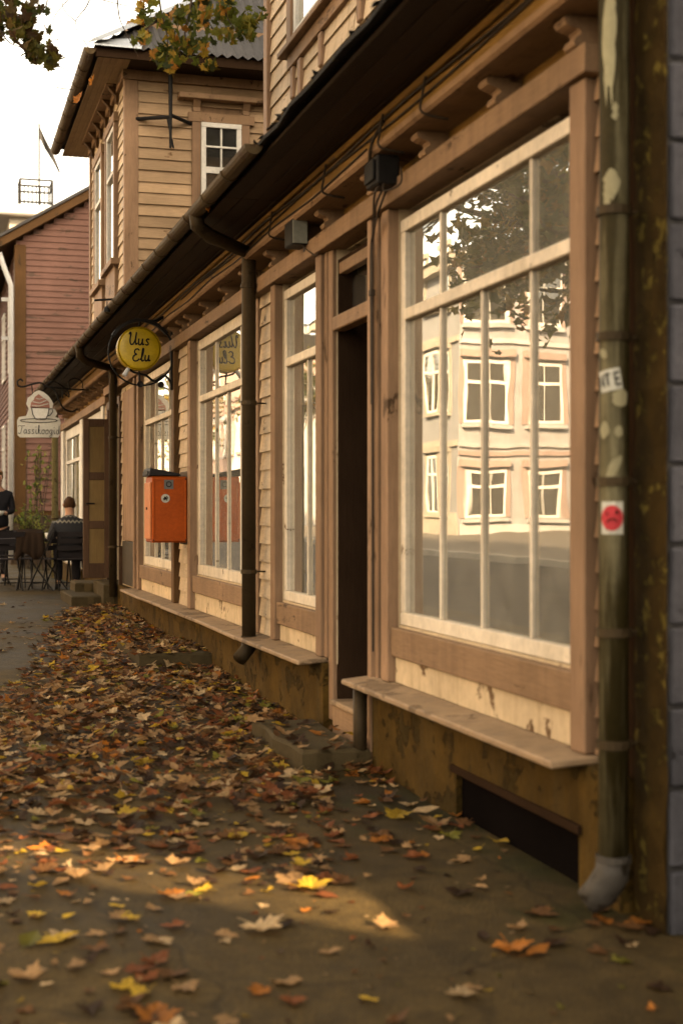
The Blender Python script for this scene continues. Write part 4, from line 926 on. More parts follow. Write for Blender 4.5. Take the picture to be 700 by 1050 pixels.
MB().prism([cpt(x, y, -.008) for x, y in icing[::-1]], (0, .006, 0)).build('icing', 'icing', S2)
for P in ([(33, 416), (40, 416.5), (50, 414)], [(34, 412), (41, 413.5), (48, 410.5)], [(37, 408.5), (41, 409.5), (45, 408)]): outline(P, .006, False, -.012).build('icing_swirl', 'sign_white', S2)
outline([(50.5, 419.5), (53.5, 419), (54.5, 422), (52, 425.5), (49.5, 426.5)], .006, False).build('cup_handle', 'ink', S2)
sau = [(40 + 19 * math.cos(t) * 1.0, 431.2 + 2.0 * math.sin(t)) for t in [math.pi * 2 * k / 24 for k in range(24)]]
outline(sau, .005).build('saucer', 'ink', S2)
p0 = cpt(40.5, 445)
strokes('Tassikoogid', .118, .0038, lambda u, v: Vector((p0.x + u, CY - .004, p0.z + v)), gap=.06).build('lettering', 'ink', S2)
def cs(P, r, name='scroll'): MB().tube(smooth_path([cpt(x, y, .015) for x, y in P], 5), r, 6).build(name, 'iron', S2)
cs([(24, 391), (21.5, 389), (18.5, 391), (19, 395), (24, 396.5), (33, 394), (42, 392.5), (48, 396), (56, 397.5), (68, 398.5), (79, 399.5), (97, 399)], .014, 'arm')
cs([(48, 394.5), (55, 391), (63, 395), (70, 401), (71, 407), (66, 403)], .010)
cs([(50, 396), (57, 401), (61, 411), (66, 419), (74, 422), (80, 419)], .012)
cs([(72, 399), (71, 391), (77, 388), (84, 391), (85, 398)], .010)
cs([(64.5, 400), (64.5, 408)], .012); cs([(46, 395), (45, 404)], .007, 'hanger'); cs([(33, 395), (34, 406)], .007, 'hanger')

# ------------------------------------------------------------------ orange mailbox
MX0, MX1, MY0, MY1, MZ0, MZ1 = -.345, -.035, 12.42, 12.80, 1.04, 1.62
MB_ = empty('mailbox', (-.19, 12.6, MZ0), 'orange metal mailbox with dark slanted lid fixed to the cream boards', 'mailbox')
MB().prism([(MX0, MY0, MZ0), (MX1, MY0, MZ0), (MX1, MY0, MZ1), (MX0, MY0, MZ1 + .005)], (0, MY1 - MY0, 0)).build('body', 'orange', MB_, bevel=.012)
box('front_door', 'orange_lit', MB_, MX0 - .016, MX0 - .001, MY0 + .02, MY1 - .02, MZ0 + .03, MZ1 - .05, .005)
MB().prism([(MX0 - .03, MY0 - .012, MZ1 + .006), (MX0 - .015, MY0 - .012, MZ1 + .075), (MX1 - .07, MY0 - .012, MZ1 + .028), (MX1 - .05, MY0 - .012, MZ1 + .006)], (0, MY1 - MY0 + .024, 0)).build('lid', 'lid', MB_, bevel=.006)
box('back_plate', 'brown_board', MB_, MX1 - .0, MX1 + .055, MY0 - .01, MY1 + .01, MZ0 - .02, MZ1 + .05, .006)
for z in (MZ0 + .012, MZ1 - .03): box('rim', 'orange', MB_, MX0 + .004, MX1 - .004, MY0 - .005, MY0 - .0003, z, z + .018, .002)
for x in (MX0 + .006, MX1 - .022): box('rim', 'orange', MB_, x, x + .016, MY0 - .005, MY0 - .0003, MZ0 + .031, MZ1 - .031, .002)
for x, z in ((MX0 + .014, MZ0 + .021), (MX1 - .014, MZ0 + .021), (MX1 - .014, MZ1 - .021)): drum(Vector((x, 0, z)), [(.006, MY0 - .008), (.007, MY0 - .005)], 8).build('rivet', 'lid', MB_)
box('slot', 'ink', MB_, MX0 - .034, MX0 - .029, MY0 + .05, MY1 - .05, MZ1 + .02, MZ1 + .05)
MB().tube([(MX0 - .018, MY0 + .19, MZ0 + .3), (MX0 - .026, MY0 + .19, MZ0 + .3)], .012, 10).build('lock', 'lid', MB_)
def mpt(x, y): return onY(x, y, MY0 - .003)
a, b = mpt(168.5, 491.5), mpt(178, 501.5)
st = MB().box(a.x, b.x, MY0 - .004, MY0 - .0005, b.z, a.z).build('label_plate', 'sticker_grey', MB_)
c = mpt(173.3, 496.5); drum(c, [(.025, MY0 - .0055), (.018, MY0 - .0055)], 16); MB().tube([c + Vector((.022 * math.cos(t), -.003, .022 * math.sin(t))) for t in [2 * math.pi * k / 16 for k in range(17)]], .004, 5).build('emblem', 'ink', st)
c = mpt(169.8, 511); drum(c, [(.038, MY0 - .004), (.038, MY0 - .0005)], 24).build('round_sticker', 'sticker_white', MB_)
q = MB()
for P in ([(-.022, -.008), (-.008, .004), (.006, -.002), (.022, .006)], [(-.012, .016), (0, .0), (.012, -.018)], [(-.014, -.016), (-.004, -.004), (.004, .012), (.016, .016)]): q.tube([c + Vector((u, -.006, v)) for u, v in P], .0045, 5)
q.build('sticker_mark', 'ink', MB_)

# ------------------------------------------------------------------ wiring on the cornice
J = onX(388, 178, -.13)
JB = empty('junction_box', (J.x, J.y, J.z), 'black electric junction box with looping cables on the cornice above the doorway', 'junction box')
box('box', 'iron', JB, -.17, -.055, J.y - .10, J.y + .08, J.z - .07, J.z + .07, .008)
box('box_cover', 'iron', JB, -.185, -.171, J.y - .08, J.y + .06, J.z - .05, J.z + .05, .004)
for k in range(3):
    a = J + Vector((-.01 + .03 * k, -.06 + .05 * k, -.07)); b = Vector((-.06, 6.87 + .012 * k, 2.62))
    MB().tube(smooth_path([a, a + Vector((-.03, .02 * k, -.05 - .03 * k)), Vector((-.075, 6.80, 2.74 - .02 * k)), b, Vector((-.06, 6.865 + .012 * k, 2.3)), Vector((-.058, 6.862 + .012 * k, .6 if k == 0 else 2.05 - .1 * k))]), .006, 6).build('cable', 'cable', JB)
MB().tube(smooth_path([J + Vector((0, -.08, -.06)), J + Vector((-.02, -.16, -.12)), J + Vector((.03, -.24, -.1)), J + Vector((.04, -.22, -.02))]), .005, 6).build('cable_loop', 'cable', JB)
box('cable_clip', 'cable', JB, -.07, -.046, 6.86, 6.90, 2.40, 2.43)
def run(P, r=.006, n=5): MB().tube(smooth_path(P, n), r, 6).build('cable', 'cable', SHOP)
run([(-.150, y, 3.15 + .012 * math.sin(y * 2.3)) for y in [4.3 + .55 * i for i in range(25)]])
run([(-.146, y, 3.125 + .012 * math.sin(y * 1.7 + 1)) for y in [4.3 + .6 * i for i in range(14)]], .005)
run([(-.172, y, 3.055 + .01 * math.sin(y * 3.1)) for y in [6.6 + .5 * i for i in range(21)]], .005)
for y in (5.75, 6.35, 7.35, 8.6): run([(-.17, y, 3.17), (-.175, y + .03, 3.09), (-.178, y + .02, 3.02), (-.06, y + .02, 3.0)], .006)
run([(-.15, 6.4, 3.15), (-.18, 6.5, 3.06), (-.15, 6.62, 2.96)], .009)
lz = onX(302, 239, -.14)
LB = empty('flood_lamp', (-.1, lz.y, lz.z), 'small grey floodlight box under the cornice over the narrow window', 'lamp')
box('housing', 'iron', LB, -.17, -.07, lz.y - .05, lz.y + .13, lz.z - .075, lz.z + .075, .008)
box('lens', 'lamp_face', LB, -.165, -.075, lz.y - .056, lz.y - .049, lz.z - .068, lz.z + .068, .002)
box('bracket', 'iron', LB, -.072, .0, lz.y + .02, lz.y + .06, lz.z - .1, lz.z - .03)
run([(-.1, lz.y - .02, lz.z - .07), (-.08, lz.y - .12, lz.z - .13), (-.06, lz.y - .22, lz.z - .16), (-.055, lz.y - .3, lz.z - .05)], .004)

# ------------------------------------------------------------------ stickers and flaked paint on the near downpipe
va = math.atan2(0 - PA.y, -DC - PA.x)
def pp(s, z, rad): a = va + s / RA; return Vector((PA.x + rad * math.cos(a), PA.y + rad * math.sin(a), z))
def pipe_patch(name, mat, poly, lift=.0022, parent=None):
    c = (sum(p[0] for p in poly) / len(poly), sum(p[1] for p in poly) / len(poly)); P = []
    for i in range(len(poly)):
        a, b = poly[i], poly[(i + 1) % len(poly)]
        for k in range(3): P.append((a[0] + (b[0] - a[0]) * k / 3, a[1] + (b[1] - a[1]) * k / 3))
    m = len(P); mid = [(c[0] + (p[0] - c[0]) * .5, c[1] + (p[1] - c[1]) * .5) for p in P]
    V = [pp(s, z, RA - .0005) for s, z in P] + [pp(s, z, RA + lift) for s, z in P] + [pp(s, z, RA + lift) for s, z in mid] + [pp(c[0], c[1], RA + lift)]
    fs = []
    for i in range(m):
        k = (i + 1) % m; fs += [(i, k, m + k, m + i), (m + i, m + k, 2 * m + k, 2 * m + i), (2 * m + i, 2 * m + k, 3 * m)]
    return MB().add(V, fs).build(name, mat, parent or pa)
def ppx(x, y):
    p = onX(x, y, PA.x); c = onX(628.5, y, PA.x); return ((x - 628.5) / F * (c - cam.location).length * 1.02, c.z)
def blob(x, y, w_, h, rot=0, n=12, j=.18):
    s0, z0 = ppx(x, y); k = ppx(x + 1, y)[0] - s0; P = []
    for i in range(n):
        t = 2 * math.pi * i / n; u = w_ * math.cos(t) * rng.uniform(1 - j, 1 + j); v = h * math.sin(t) * rng.uniform(1 - j, 1 + j)
        P.append((s0 + k * (u * math.cos(rot) - v * math.sin(rot)), z0 + k * (u * math.sin(rot) + v * math.cos(rot))))
    return P
for x, y, a, b, r in ((618, 364, 4, 5, .4), (635, 409, 8, 9, 0), (619, 442, 5, 8, 0), (633.5, 443, 4, 5.5, 0), (629, 480, 5, 12, -.5)): pipe_patch('paint_flake', 'flake', blob(x, y, a, b, r))
for x, y, a, b in ((624, 60, 6, 46), (627, 25, 4, 28), (626, 190, 7, 14), (622, 205, 4, 9), (630, 120, 3, 8)): pipe_patch('paint_flake', 'flake', blob(x, y, a, b, 0, 18, .35), .0012)
def quad(x, y, w_, h, rot):
    s0, z0 = ppx(x, y); k = ppx(x + 1, y)[0] - s0
    return [(s0 + k * (u * w_ * math.cos(rot) - v * h * math.sin(rot)), z0 + k * (u * w_ * math.sin(rot) + v * h * math.cos(rot))) for u, v in ((-1, -1), (1, -1), (1, 1), (-1, 1))], s0, z0, k
qd, s0, z0, k = quad(625, 391, 11, 10.5, .18)
stk = pipe_patch('sticker', 'sticker_white', qd); stk['label'] = 'white sticker with dark letters'
strokes('NRQ', k * 11.5, k * 1.0, lambda u, v: pp(s0 + u * .98 - v * .18 + k * 1., z0 + (v - k * 5.5) + u * .18, RA + .003), smooth=False, gap=.16).build('sticker_lettering', 'ink', stk)
qd, s0, z0, k = quad(627, 531, 11, 16, 0); pipe_patch('sticker_backing', 'sticker_white', [(a * 1, b) for a, b in qd], .0015)
st2 = pipe_patch('red_sticker', 'sticker_red', blob(627, 531, 10.5, 12.5, 0, 20, 0), .0035); 
MB().tube([pp(s0 + k * u, z0 + k * v, RA + .004) for u, v in ((-5, -4.5), (-2, -1.5), (2, -1.2), (5, -3.5))], k * .8, 5).build('frown', 'dark_wood', st2)
MB().tube([pp(s0 + k * 4.5, z0 + k * 5.5, RA + .003), pp(s0 + k * 4.5, z0 + k * 5.5, RA + .0065)], k * 1.7, 8).build('eye', 'dark_wood', st2)
MB().tube([pp(s0 - k * 4.5, z0 + k * 4, RA + .003), pp(s0 - k * 4.5, z0 + k * 4, RA + .0065)], k * 1.1, 8).build('eye', 'dark_wood', st2)

# ------------------------------------------------------------------ cafe furniture
def bistro_chair(loc, rz, label):
    e = empty('folding_chair', (0, 0, 0), label, 'chair', 'dark folding chairs at the cafe tables')
    for s in (-.2, .2):
        MB().tube([(s, .22, .0), (s, -.22, .86)], .012, 6).build('leg', 'iron', e); MB().tube([(s * .92, -.20, .0), (s * .92, .20, .45)], .012, 6).build('leg', 'iron', e)
    for k in range(6): box('seat_slat', 'cloth_dark', e, -.2, .2, -.17 + k * .065, -.12 + k * .065, .45, .466, .003)
    for z in (.62, .72, .82): MB().obox((0, -.215 - (z - .82) * .5, z), (.2, 0, 0), (0, .008, 0), (0, -.012, .035)).build('back_slat', 'cloth_dark', e)
    MB().tube([(-.2, .17, .1), (.2, .17, .1)], .008, 6).build('stretcher', 'iron', e)
    e.location = loc; e.rotation_euler = (0, 0, rz); return e
def bistro_table(loc, label, sx=.36, sy=.33):
    e = empty('folding_table', (0, 0, 0), label, 'table', 'dark folding cafe tables')
    for k in range(7):
        y = -sy + k * (2 * sy / 7); box('top_slat', 'cloth_dark', e, -sx, sx, y, y + 2 * sy / 7 - .008, .72, .74, .003)
    box('top_rim', 'iron', e, -sx, sx, -sy - .012, -sy - .001, .70, .738)
    for s in (-sx * .8, sx * .8):
        MB().tube([(s, -.28, 0), (s, .28, .70)], .012, 6).build('leg', 'iron', e); MB().tube([(s * .93, .28, 0), (s * .93, -.28, .70)], .012, 6).build('leg', 'iron', e)
    e.location = loc; return e
gy = .17
T1 = bistro_table((onY(52, 560, 22.0).x, 22.0, gy), 'dark slatted folding table with a cup in front of the seated man')
T2 = bistro_table((onY(2, 560, 22.3).x, 22.3, gy), 'dark slatted folding table at the left edge of the picture', .42)
bistro_chair((onY(8, 560, 21.3).x, 21.3, gy), .15, 'dark folding chair at the left edge with its back to the street')
bistro_chair((onY(33, 560, 21.4).x, 21.4, gy), -.25, 'dark folding chair with a brown coat thrown over its back')
bistro_chair((onY(73, 560, 21.15).x, 21.15, gy), .0, 'dark folding chair the man in the knitted sweater sits on')
bistro_chair((onY(20, 560, 22.9).x, 22.9, gy), 3.0, 'dark folding chair on the far side of the tables')
bistro_chair((onY(-6, 560, 22.9).x, 22.9, gy), .5, 'dark folding chair half cut off by the left picture edge, farther back'); bistro_chair((onY(50, 560, 21.3).x, 21.25, gy), .9, 'dark folding chair turned sideways between the coat and the seated man')
cc = onY(50, 540, 21.85)
def lathe(c, prof, n=16):
    mb = MB(); V = []; fs = []
    for r, z in prof: V += [Vector((c.x + r * math.cos(2 * math.pi * k / n), c.y + r * math.sin(2 * math.pi * k / n), z)) for k in range(n)]
    for i in range(len(prof) - 1):
        for k in range(n): fs.append((i * n + k, i * n + (k + 1) % n, (i + 1) * n + (k + 1) % n, (i + 1) * n + k))
    fs += [tuple(range(n))[::-1], tuple(range((len(prof) - 1) * n, len(prof) * n))]
    return mb.add(V, fs)
cz = gy + .741
cup = empty('coffee_cup', (cc.x, cc.y, cz), 'white coffee cup on the folding table by the seated man', 'cup')
lathe(cc, [(.03, cz), (.045, cz + .02), (.052, cz + .09), (.046, cz + .09), (.038, cz + .03), (.01, cz + .025)]).build('bowl', 'china', cup, smooth=True)
MB().tube(smooth_path([cc + Vector((.045, 0, 0)) + Vector((0, 0, cz + .075 - cc.z)), cc + Vector((.08, 0, cz + .065 - cc.z)), cc + Vector((.075, 0, cz + .035 - cc.z)), cc + Vector((.042, 0, cz + .025 - cc.z))]), .006, 6).build('handle', 'china', cup)

# ------------------------------------------------------------------ people
def skin_mesh(name, V, E_, rad, mat, parent, sub=2):
    me = bpy.data.meshes.new(name); me.from_pydata([tuple(v) for v in V], E_, []); o = bpy.data.objects.new(name, me); COL.objects.link(o)
    o.modifiers.new('s', 'SKIN'); 
    for i, r in enumerate(rad):
        sv = me.skin_vertices[0].data[i]; sv.radius = r if isinstance(r, tuple) else (r, r); sv.use_root = (i == 0)
    m2 = o.modifiers.new('u', 'SUBSURF'); m2.levels = sub; m2.render_levels = sub
    dg = bpy.context.evaluated_depsgraph_get(); dg.update(); ev = o.evaluated_get(dg); nm = bpy.data.meshes.new_from_object(ev)
    bpy.data.objects.remove(o); nm.name = name; nm.materials.clear(); nm.materials.append(MATS[mat])
    for p in nm.polygons: p.use_smooth = True; p.material_index = 0
    q = bpy.data.objects.new(name, nm); COL.objects.link(q)
    if parent: q.parent = parent; q.location = -origin(parent)
    return q
def head_parts(P, c, fwd, hairmat, tilt=0):
    """ears, nose and a hair cap about a head centre"""
    side = Vector((0, 0, 1)).cross(fwd).normalized()
    for s in (-1, 1): 
        p = c + side * s * .078; MB().tube([p + Vector((0, 0, -.03)), p + side * s * .012 + Vector((0, 0, 0)), p + Vector((0, 0, .03))], [.008, .014, .01], 6).build('ear', 'skin', P, smooth=True)
    MB().tube([c + fwd * .09 + Vector((0, 0, .03)), c + fwd * .118 - Vector((0, 0, .02)), c + fwd * .09 - Vector((0, 0, .035))], [.008, .014, .01], 6).build('nose', 'skin', P, smooth=True)
    for s in (-1, 1): lathe(c + side * s * .032 + fwd * .088, [(.002, c.z - .008 + .01), (.012, c.z + .01), (.002, c.z + .018)], 8).build('eye', 'ink', P)
    MB().tube([c + fwd * .09 + side * .025 - Vector((0, 0, .062)), c + fwd * .098 - Vector((0, 0, .064)), c + fwd * .09 - side * .025 - Vector((0, 0, .062))], .006, 6).build('mouth', 'icing', P)
    mb = MB(); V = []; n, m = 16, 9; fs = []
    for i in range(m):
        t = math.pi * .5 * i / (m - 1) * 1.35
        for k in range(n):
            a = 2 * math.pi * k / n; d = side * math.cos(a) + fwd * math.sin(a)
            lim = t if math.sin(a) < .45 else min(t, .95)
            r = 1.0 + rng.uniform(-.03, .03)
            V.append(c + Vector((0, 0, .018)) + d * (.092 * math.sin(lim) * r * (1.1 if abs(math.sin(a)) > .6 else .95)) + Vector((0, 0, .112 * math.cos(lim) * r)))
    for i in range(m - 1):
        for k in range(n): fs.append((i * n + k, i * n + (k + 1) % n, (i + 1) * n + (k + 1) % n, (i + 1) * n + k))
    mb.add(V, fs + [tuple(range(n))]); mb.build('hair', hairmat, P, smooth=True)
def hand(P, w_, d, side, mat='skin'):
    d = Vector(d).normalized(); s = Vector(side).normalized(); dn = d.cross(s)
    V = [Vector(w_), Vector(w_) + d * .05, Vector(w_) + d * .09]; E_ = [(0, 1), (1, 2)]; r = [(.024, .02), (.036, .016), (.038, .014)]
    for i in range(4):
        b = Vector(w_) + d * .09 + s * (-.03 + .02 * i); L_ = (.062, .075, .07, .052)[i]; k = len(V)
        V += [b, b + d * L_ * .5 + dn * .006, b + d * L_ + dn * .02]; E_ += [(2, k), (k, k + 1), (k + 1, k + 2)]; r += [.010, .009, .007]
    k = len(V); b = Vector(w_) + d * .04 - s * .035; V += [b, b + d * .03 - s * .022, b + d * .06 - s * .02]; E_ += [(1, k), (k, k + 1), (k + 1, k + 2)]; r += [.013, .011, .009]
    return skin_mesh('hand', V, E_, r, mat, P, 1)
# the man on the chair, back to the street camera
sx, sy = onY(73, 560, 21.25).x - .02, 21.2
MAN = empty('person', (sx, sy, gy), 'man seen from behind seated at a cafe table in a dark patterned sweater', 'person')
sz = gy + .47
V = [(sx, sy, sz + .09), (sx, sy - .02, sz + .30), (sx, sy - .01, sz + .50), (sx, sy + .02, sz + .585), (sx, sy + .04, sz + .66), (sx, sy + .06, sz + .75), (sx, sy + .065, sz + .82)]
E_ = [(0, 1), (1, 2), (2, 3), (3, 4), (4, 5), (5, 6)]; rd = [(.15, .10), (.145, .095), (.14, .09), (.08, .06), (.055, .055), (.082, .10), (.07, .085)]
arms = []
for s in (-1, 1):
    k = len(V); V += [(sx + s * .175, sy, sz + .48), (sx + s * .26, sy + .06, sz + .27), (sx + s * .20, sy + .30, sz + .29)]; E_ += [(2, k), (k, k + 1), (k + 1, k + 2)]; rd += [.042, .04, .035]
    k = len(V); V += [(sx + s * .10, sy + .08, sz + .075), (sx + s * .13, sy + .46, sz + .06), (sx + s * .13, sy + .42, gy + .09), (sx + s * .14, sy + .56, gy + .035)]; E_ += [(0, k), (k, k + 1), (k + 1, k + 2), (k + 2, k + 3)]; rd += [.085, .06, .045, .035]
skin_mesh('body', V, E_, rd, 'skin', MAN)
V = [(sx, sy, sz + .06), (sx, sy - .02, sz + .30), (sx, sy - .01, sz + .50), (sx, sy + .015, sz + .575), (sx, sy + .03, sz + .63)]; E_ = [(0, 1), (1, 2), (2, 3), (3, 4)]; rd = [(.205, .15), (.20, .145), (.215, .14), (.14, .10), (.08, .075)]
for s in (-1, 1):
    k = len(V); V += [(sx + s * .205, sy, sz + .49), (sx + s * .275, sy + .06, sz + .27), (sx + s * .205, sy + .28, sz + .285)]; E_ += [(2, k), (k, k + 1), (k + 1, k + 2)]; rd += [(.085, .08), .068, .048]
skin_mesh('sweater', V, E_, rd, 'sweater', MAN)
V = [(sx, sy + .02, sz + .09)]; E_ = []; rd = [(.19, .13)]
for s in (-1, 1):
    k = len(V); V += [(sx + s * .105, sy + .1, sz + .08), (sx + s * .13, sy + .46, sz + .065), (sx + s * .13, sy + .43, gy + .10)]; E_ += [(0, k), (k, k + 1), (k + 1, k + 2)]; rd += [.105, .08, .065]
skin_mesh('trousers', V, E_, rd, 'cloth_dark', MAN)
for s in (-1, 1):
    skin_mesh('shoe', [(sx + s * .13, sy + .40, gy + .05), (sx + s * .135, sy + .5, gy + .045), (sx + s * .14, sy + .6, gy + .036)], [(0, 1), (1, 2)], [.048, .048, .036], 'ink', MAN, 1)
    hand(MAN, (sx + s * .20, sy + .30, sz + .29), (-s * .2, 1, -.03), (1, 0, 0))
head_parts(MAN, Vector((sx, sy + .065, sz + .775)), Vector((0, 1, 0)), 'hair')
# the person standing by the left edge, half out of the picture
wx, wy = onY(-2, 500, 24.0).x, 24.0
ST = empty('person', (wx, wy, gy), 'person in dark clothes standing beyond the cafe tables holding something white', 'person')
def P_(x, y, z): return (wx + x, wy + y, gy + z)
V = [P_(0, 0, .98), P_(0, 0, 1.2), P_(0, -.01, 1.44), P_(0, 0, 1.53), P_(0, -.02, 1.60), P_(0, -.03, 1.69), P_(0, -.03, 1.77)]
E_ = [(i, i + 1) for i in range(6)]; rd = [(.15, .11), (.13, .10), (.16, .10), (.085, .07), (.05, .05), (.078, .095), (.068, .08)]
for s in (-1, 1):
    k = len(V); V += [P_(s * .18, 0, 1.44), P_(s * .23, -.04, 1.16), P_(s * .10, -.24, 1.12)]; E_ += [(2, k), (k, k + 1), (k + 1, k + 2)]; rd += [.058, .044, .032]
    k = len(V); V += [P_(s * .09, 0, .88), P_(s * .10, -.02, .50), P_(s * .10, .02, .09), P_(s * .11, -.12, .035)]; E_ += [(0, k), (k, k + 1), (k + 1, k + 2), (k + 2, k + 3)]; rd += [.085, .06, .042, .034]
skin_mesh('body', V, E_, rd, 'skin', ST)
V = [P_(0, 0, .86), P_(0, 0, 1.0), P_(0, 0, 1.2), P_(0, -.005, 1.45), P_(0, 0, 1.54)]; E_ = [(0, 1), (1, 2), (2, 3), (3, 4)]; rd = [(.20, .16), (.195, .155), (.175, .14), (.19, .13), (.10, .085)]
for s in (-1, 1):
    k = len(V); V += [P_(s * .19, 0, 1.43), P_(s * .235, -.04, 1.16), P_(s * .115, -.22, 1.125)]; E_ += [(3, k), (k, k + 1), (k + 1, k + 2)]; rd += [.072, .058, .042]
skin_mesh('jacket', V, E_, rd, 'cloth_black', ST)
V = [P_(0, 0, .96)]; E_ = []; rd = [(.175, .13)]
for s in (-1, 1):
    k = len(V); V += [P_(s * .095, 0, .86), P_(s * .10, -.02, .50), P_(s * .10, .02, .10)]; E_ += [(0, k), (k, k + 1), (k + 1, k + 2)]; rd += [.105, .08, .062]
skin_mesh('trousers', V, E_, rd, 'cloth_black', ST)
for s in (-1, 1):
    skin_mesh('shoe', [P_(s * .10, .04, .05), P_(s * .105, -.06, .045), P_(s * .11, -.16, .035)], [(0, 1), (1, 2)], [.046, .046, .034], 'ink', ST, 1); hand(ST, P_(s * .10, -.24, 1.12), (-s * .5, -1, 0), (1, -.3 * s, 0))
head_parts(ST, Vector(P_(0, -.03, 1.715)), Vector((.5, -.86, 0)), 'hair_fair')
bw = Vector(P_(0, -.36, 1.09)); o = lathe(bw, [(.05, bw.z), (.07, bw.z + .015), (.11, bw.z + .075), (.104, bw.z + .075), (.06, bw.z + .02), (.01, bw.z + .018)]).build('bowl', 'china', None, smooth=True); tag(o, 'white bowl held by the person standing at the left edge', 'bowl')
# coat thrown over the back of a chair
kx, ky = onY(30, 560, 21.4).x, 21.16
mb = MB(); n, m = 14, 10; V = []
for i in range(m + 1):
    t = i / m; side_ = -1 if t < .5 else 1; drop = abs(t - .5) * 2
    for k in range(n + 1):
        u = k / n - .5; f = .018 * math.sin(u * 26 + drop * 2) * drop
        V.append((kx + u * (.36 + .08 * drop), ky + side_ * (.02 + .05 * drop) + f, gy + .90 - (.40 if side_ < 0 else .30) * drop ** 1.15 * (1 + .12 * math.sin(u * 9)) - .02 * abs(u)))
fs = [(i * (n + 1) + k, i * (n + 1) + k + 1, (i + 1) * (n + 1) + k + 1, (i + 1) * (n + 1) + k) for i in range(m) for k in range(n)]
o = mb.add(V, fs).build('coat', 'cloth_brown', None, smooth=True); so_ = o.modifiers.new('thick', 'SOLIDIFY'); so_.thickness = .012
tag(o, 'dark brown coat hanging over the back of a folding chair', 'coat')

# ------------------------------------------------------------------ leaves
HALF = [(.0, .0), (.14, -.10), (.42, -.16), (.34, .02), (.56, .08), (.50, .20), (.78, .40), (.54, .43), (.55, .60), (.31, .48), (.25, .62), (.31, .84), (.15, .86), (0, 1.12)]
OUT = HALF + [(-x, y) for x, y in HALF[-2:0:-1]]
SIMPLE = [(0, 0), (.42, -.12), (.40, .15), (.78, .42), (.32, .50), (0, 1.1), (-.32, .50), (-.78, .42), (-.40, .15), (-.42, -.12)]
def leaf_geo(r, outline=OUT, curl=.3, stem=True):
    """vertices and faces of a maple leaf one unit wide, curled, lying in XY"""
    a, b, c, ph = r.uniform(-.2, 1) * curl, r.uniform(-.3, 1) * curl, r.uniform(-.5, .5) * curl, r.uniform(0, 6)
    def z(x, y): return .35 * a * (x * x) + .3 * b * (y - .4) ** 2 + .3 * c * x * (y - .4) + .05 * curl * math.sin(7 * x + ph) * math.cos(6 * y + ph) + .10 * curl * abs(x)
    P = [(x * r.uniform(.9, 1.1), y * r.uniform(.94, 1.06)) for x, y in outline]
    V = [(0, .34 - .35, z(0, .34))] + [(x * .78, (y - .35) * .9, z(x, y)) for x, y in P]; n = len(P)
    fs = [(0, 1 + i, 1 + (i + 1) % n) for i in range(n)]
    if stem:
        k = len(V); V += [(-.018, -.30, z(0, 0)), (.018, -.30, z(0, 0)), (.06, -.85, .12 * curl), (.035, -.85, .12 * curl)]; fs.append((k, k + 1, k + 2, k + 3))
    return V, fs
def leaf_mesh(name, geos):
    """geos: list of (verts, faces, colour)"""
    V = []; Fc = []; Cc = []
    for v, f, c in geos:
        b = len(V); V += v; Fc += [tuple(b + i for i in q) for q in f]; Cc += [c] * len(v)
    me = bpy.data.meshes.new(name); me.from_pydata(V, [], Fc); at = me.color_attributes.new('leafcol', 'FLOAT_COLOR', 'POINT')
    at.data.foreach_set('color', [q for c in Cc for q in (c[0], c[1], c[2], 1)]); me.materials.append(MATS['leaf']); return me
FALL = [('brown', (.15, .068, .027)), ('tan', (.36, .205, .095)), ('orange', (.40, .14, .03)), ('yellow', (.50, .31, .045)), ('dark brown', (.045, .022, .011)), ('russet', (.22, .07, .026)), ('pale buff', (.52, .35, .19)), ('olive', (.18, .155, .03))]
WT = [24, 23, 6, 6, 22, 13, 8, 3]
def project(p):
    q = Vector(p) - cam.location; zf = q.x * math.sin(TH) + q.y * math.cos(TH); xr = q.x * math.cos(TH) - q.y * math.sin(TH)
    return (CX + F * xr / zf, HY - F * q.z / zf, zf) if zf > .3 else (-999, -999, zf)
def density(x, y):
    n1 = .5 + .5 * math.sin(x * 3.1 + 1.3 * math.sin(y * 1.7)) * math.sin(y * 2.3 + .8 * math.sin(x * 2.9))
    if y > 5.6:
        e = 2.5 if y < 8 else (2.5 - (y - 8) / 2.7 * 1.0 if y < 10.7 else (1.5 - (y - 10.7) / 5.3 * .65 if y < 16 else .85 - (y - 16) * .3))
        d = sstep(-e - .25, -e + .35, x) * (.62 + .38 * n1)
        if y < 7: d *= .40 + .60 * sstep(5.6, 6.9, y)
        if y < 6.6 and x > -.45: d *= .35
        return max(d, .035 if y < 16 else .01)
    if y > 4.7: return (.18 + .26 * sstep(4.7, 5.6, y)) * (.4 + .9 * n1) * (.35 if x > -.75 else 1)
    return .055 * (.3 + 1.2 * n1) + (.10 if x < -1.45 else 0)
LR = random.Random(41); spots_ = []
N_TRY = 21500
for _ in range(N_TRY):
    x, y = LR.uniform(-2.9, -.04), LR.uniform(2.7, 18.5)
    if LR.random() > density(x, y): continue
    s = LR.choice([.035, .045, .055, .06, .07, .08, .092]) * LR.uniform(.85, 1.15)
    d = density(x, y); z = ground(y) + .004 + (LR.uniform(0, .035) if d > .5 else LR.uniform(0, .006))
    if -.44 < x < -.05 and 6.88 < y < 8.02: 
        if LR.random() < .80: continue
        z = .12
    if -.66 < x < -.05 and 11.18 < y < 12.62: z = .19
    if -.58 < x and 17.2 < y < 19.4: continue
    tilt = .42 if d > .5 else .13
    spots_.append((x, y, z, s, LR.uniform(0, 6.28), LR.uniform(-tilt, tilt), LR.uniform(-tilt, tilt), LR.choices(range(8), WT)[0]))
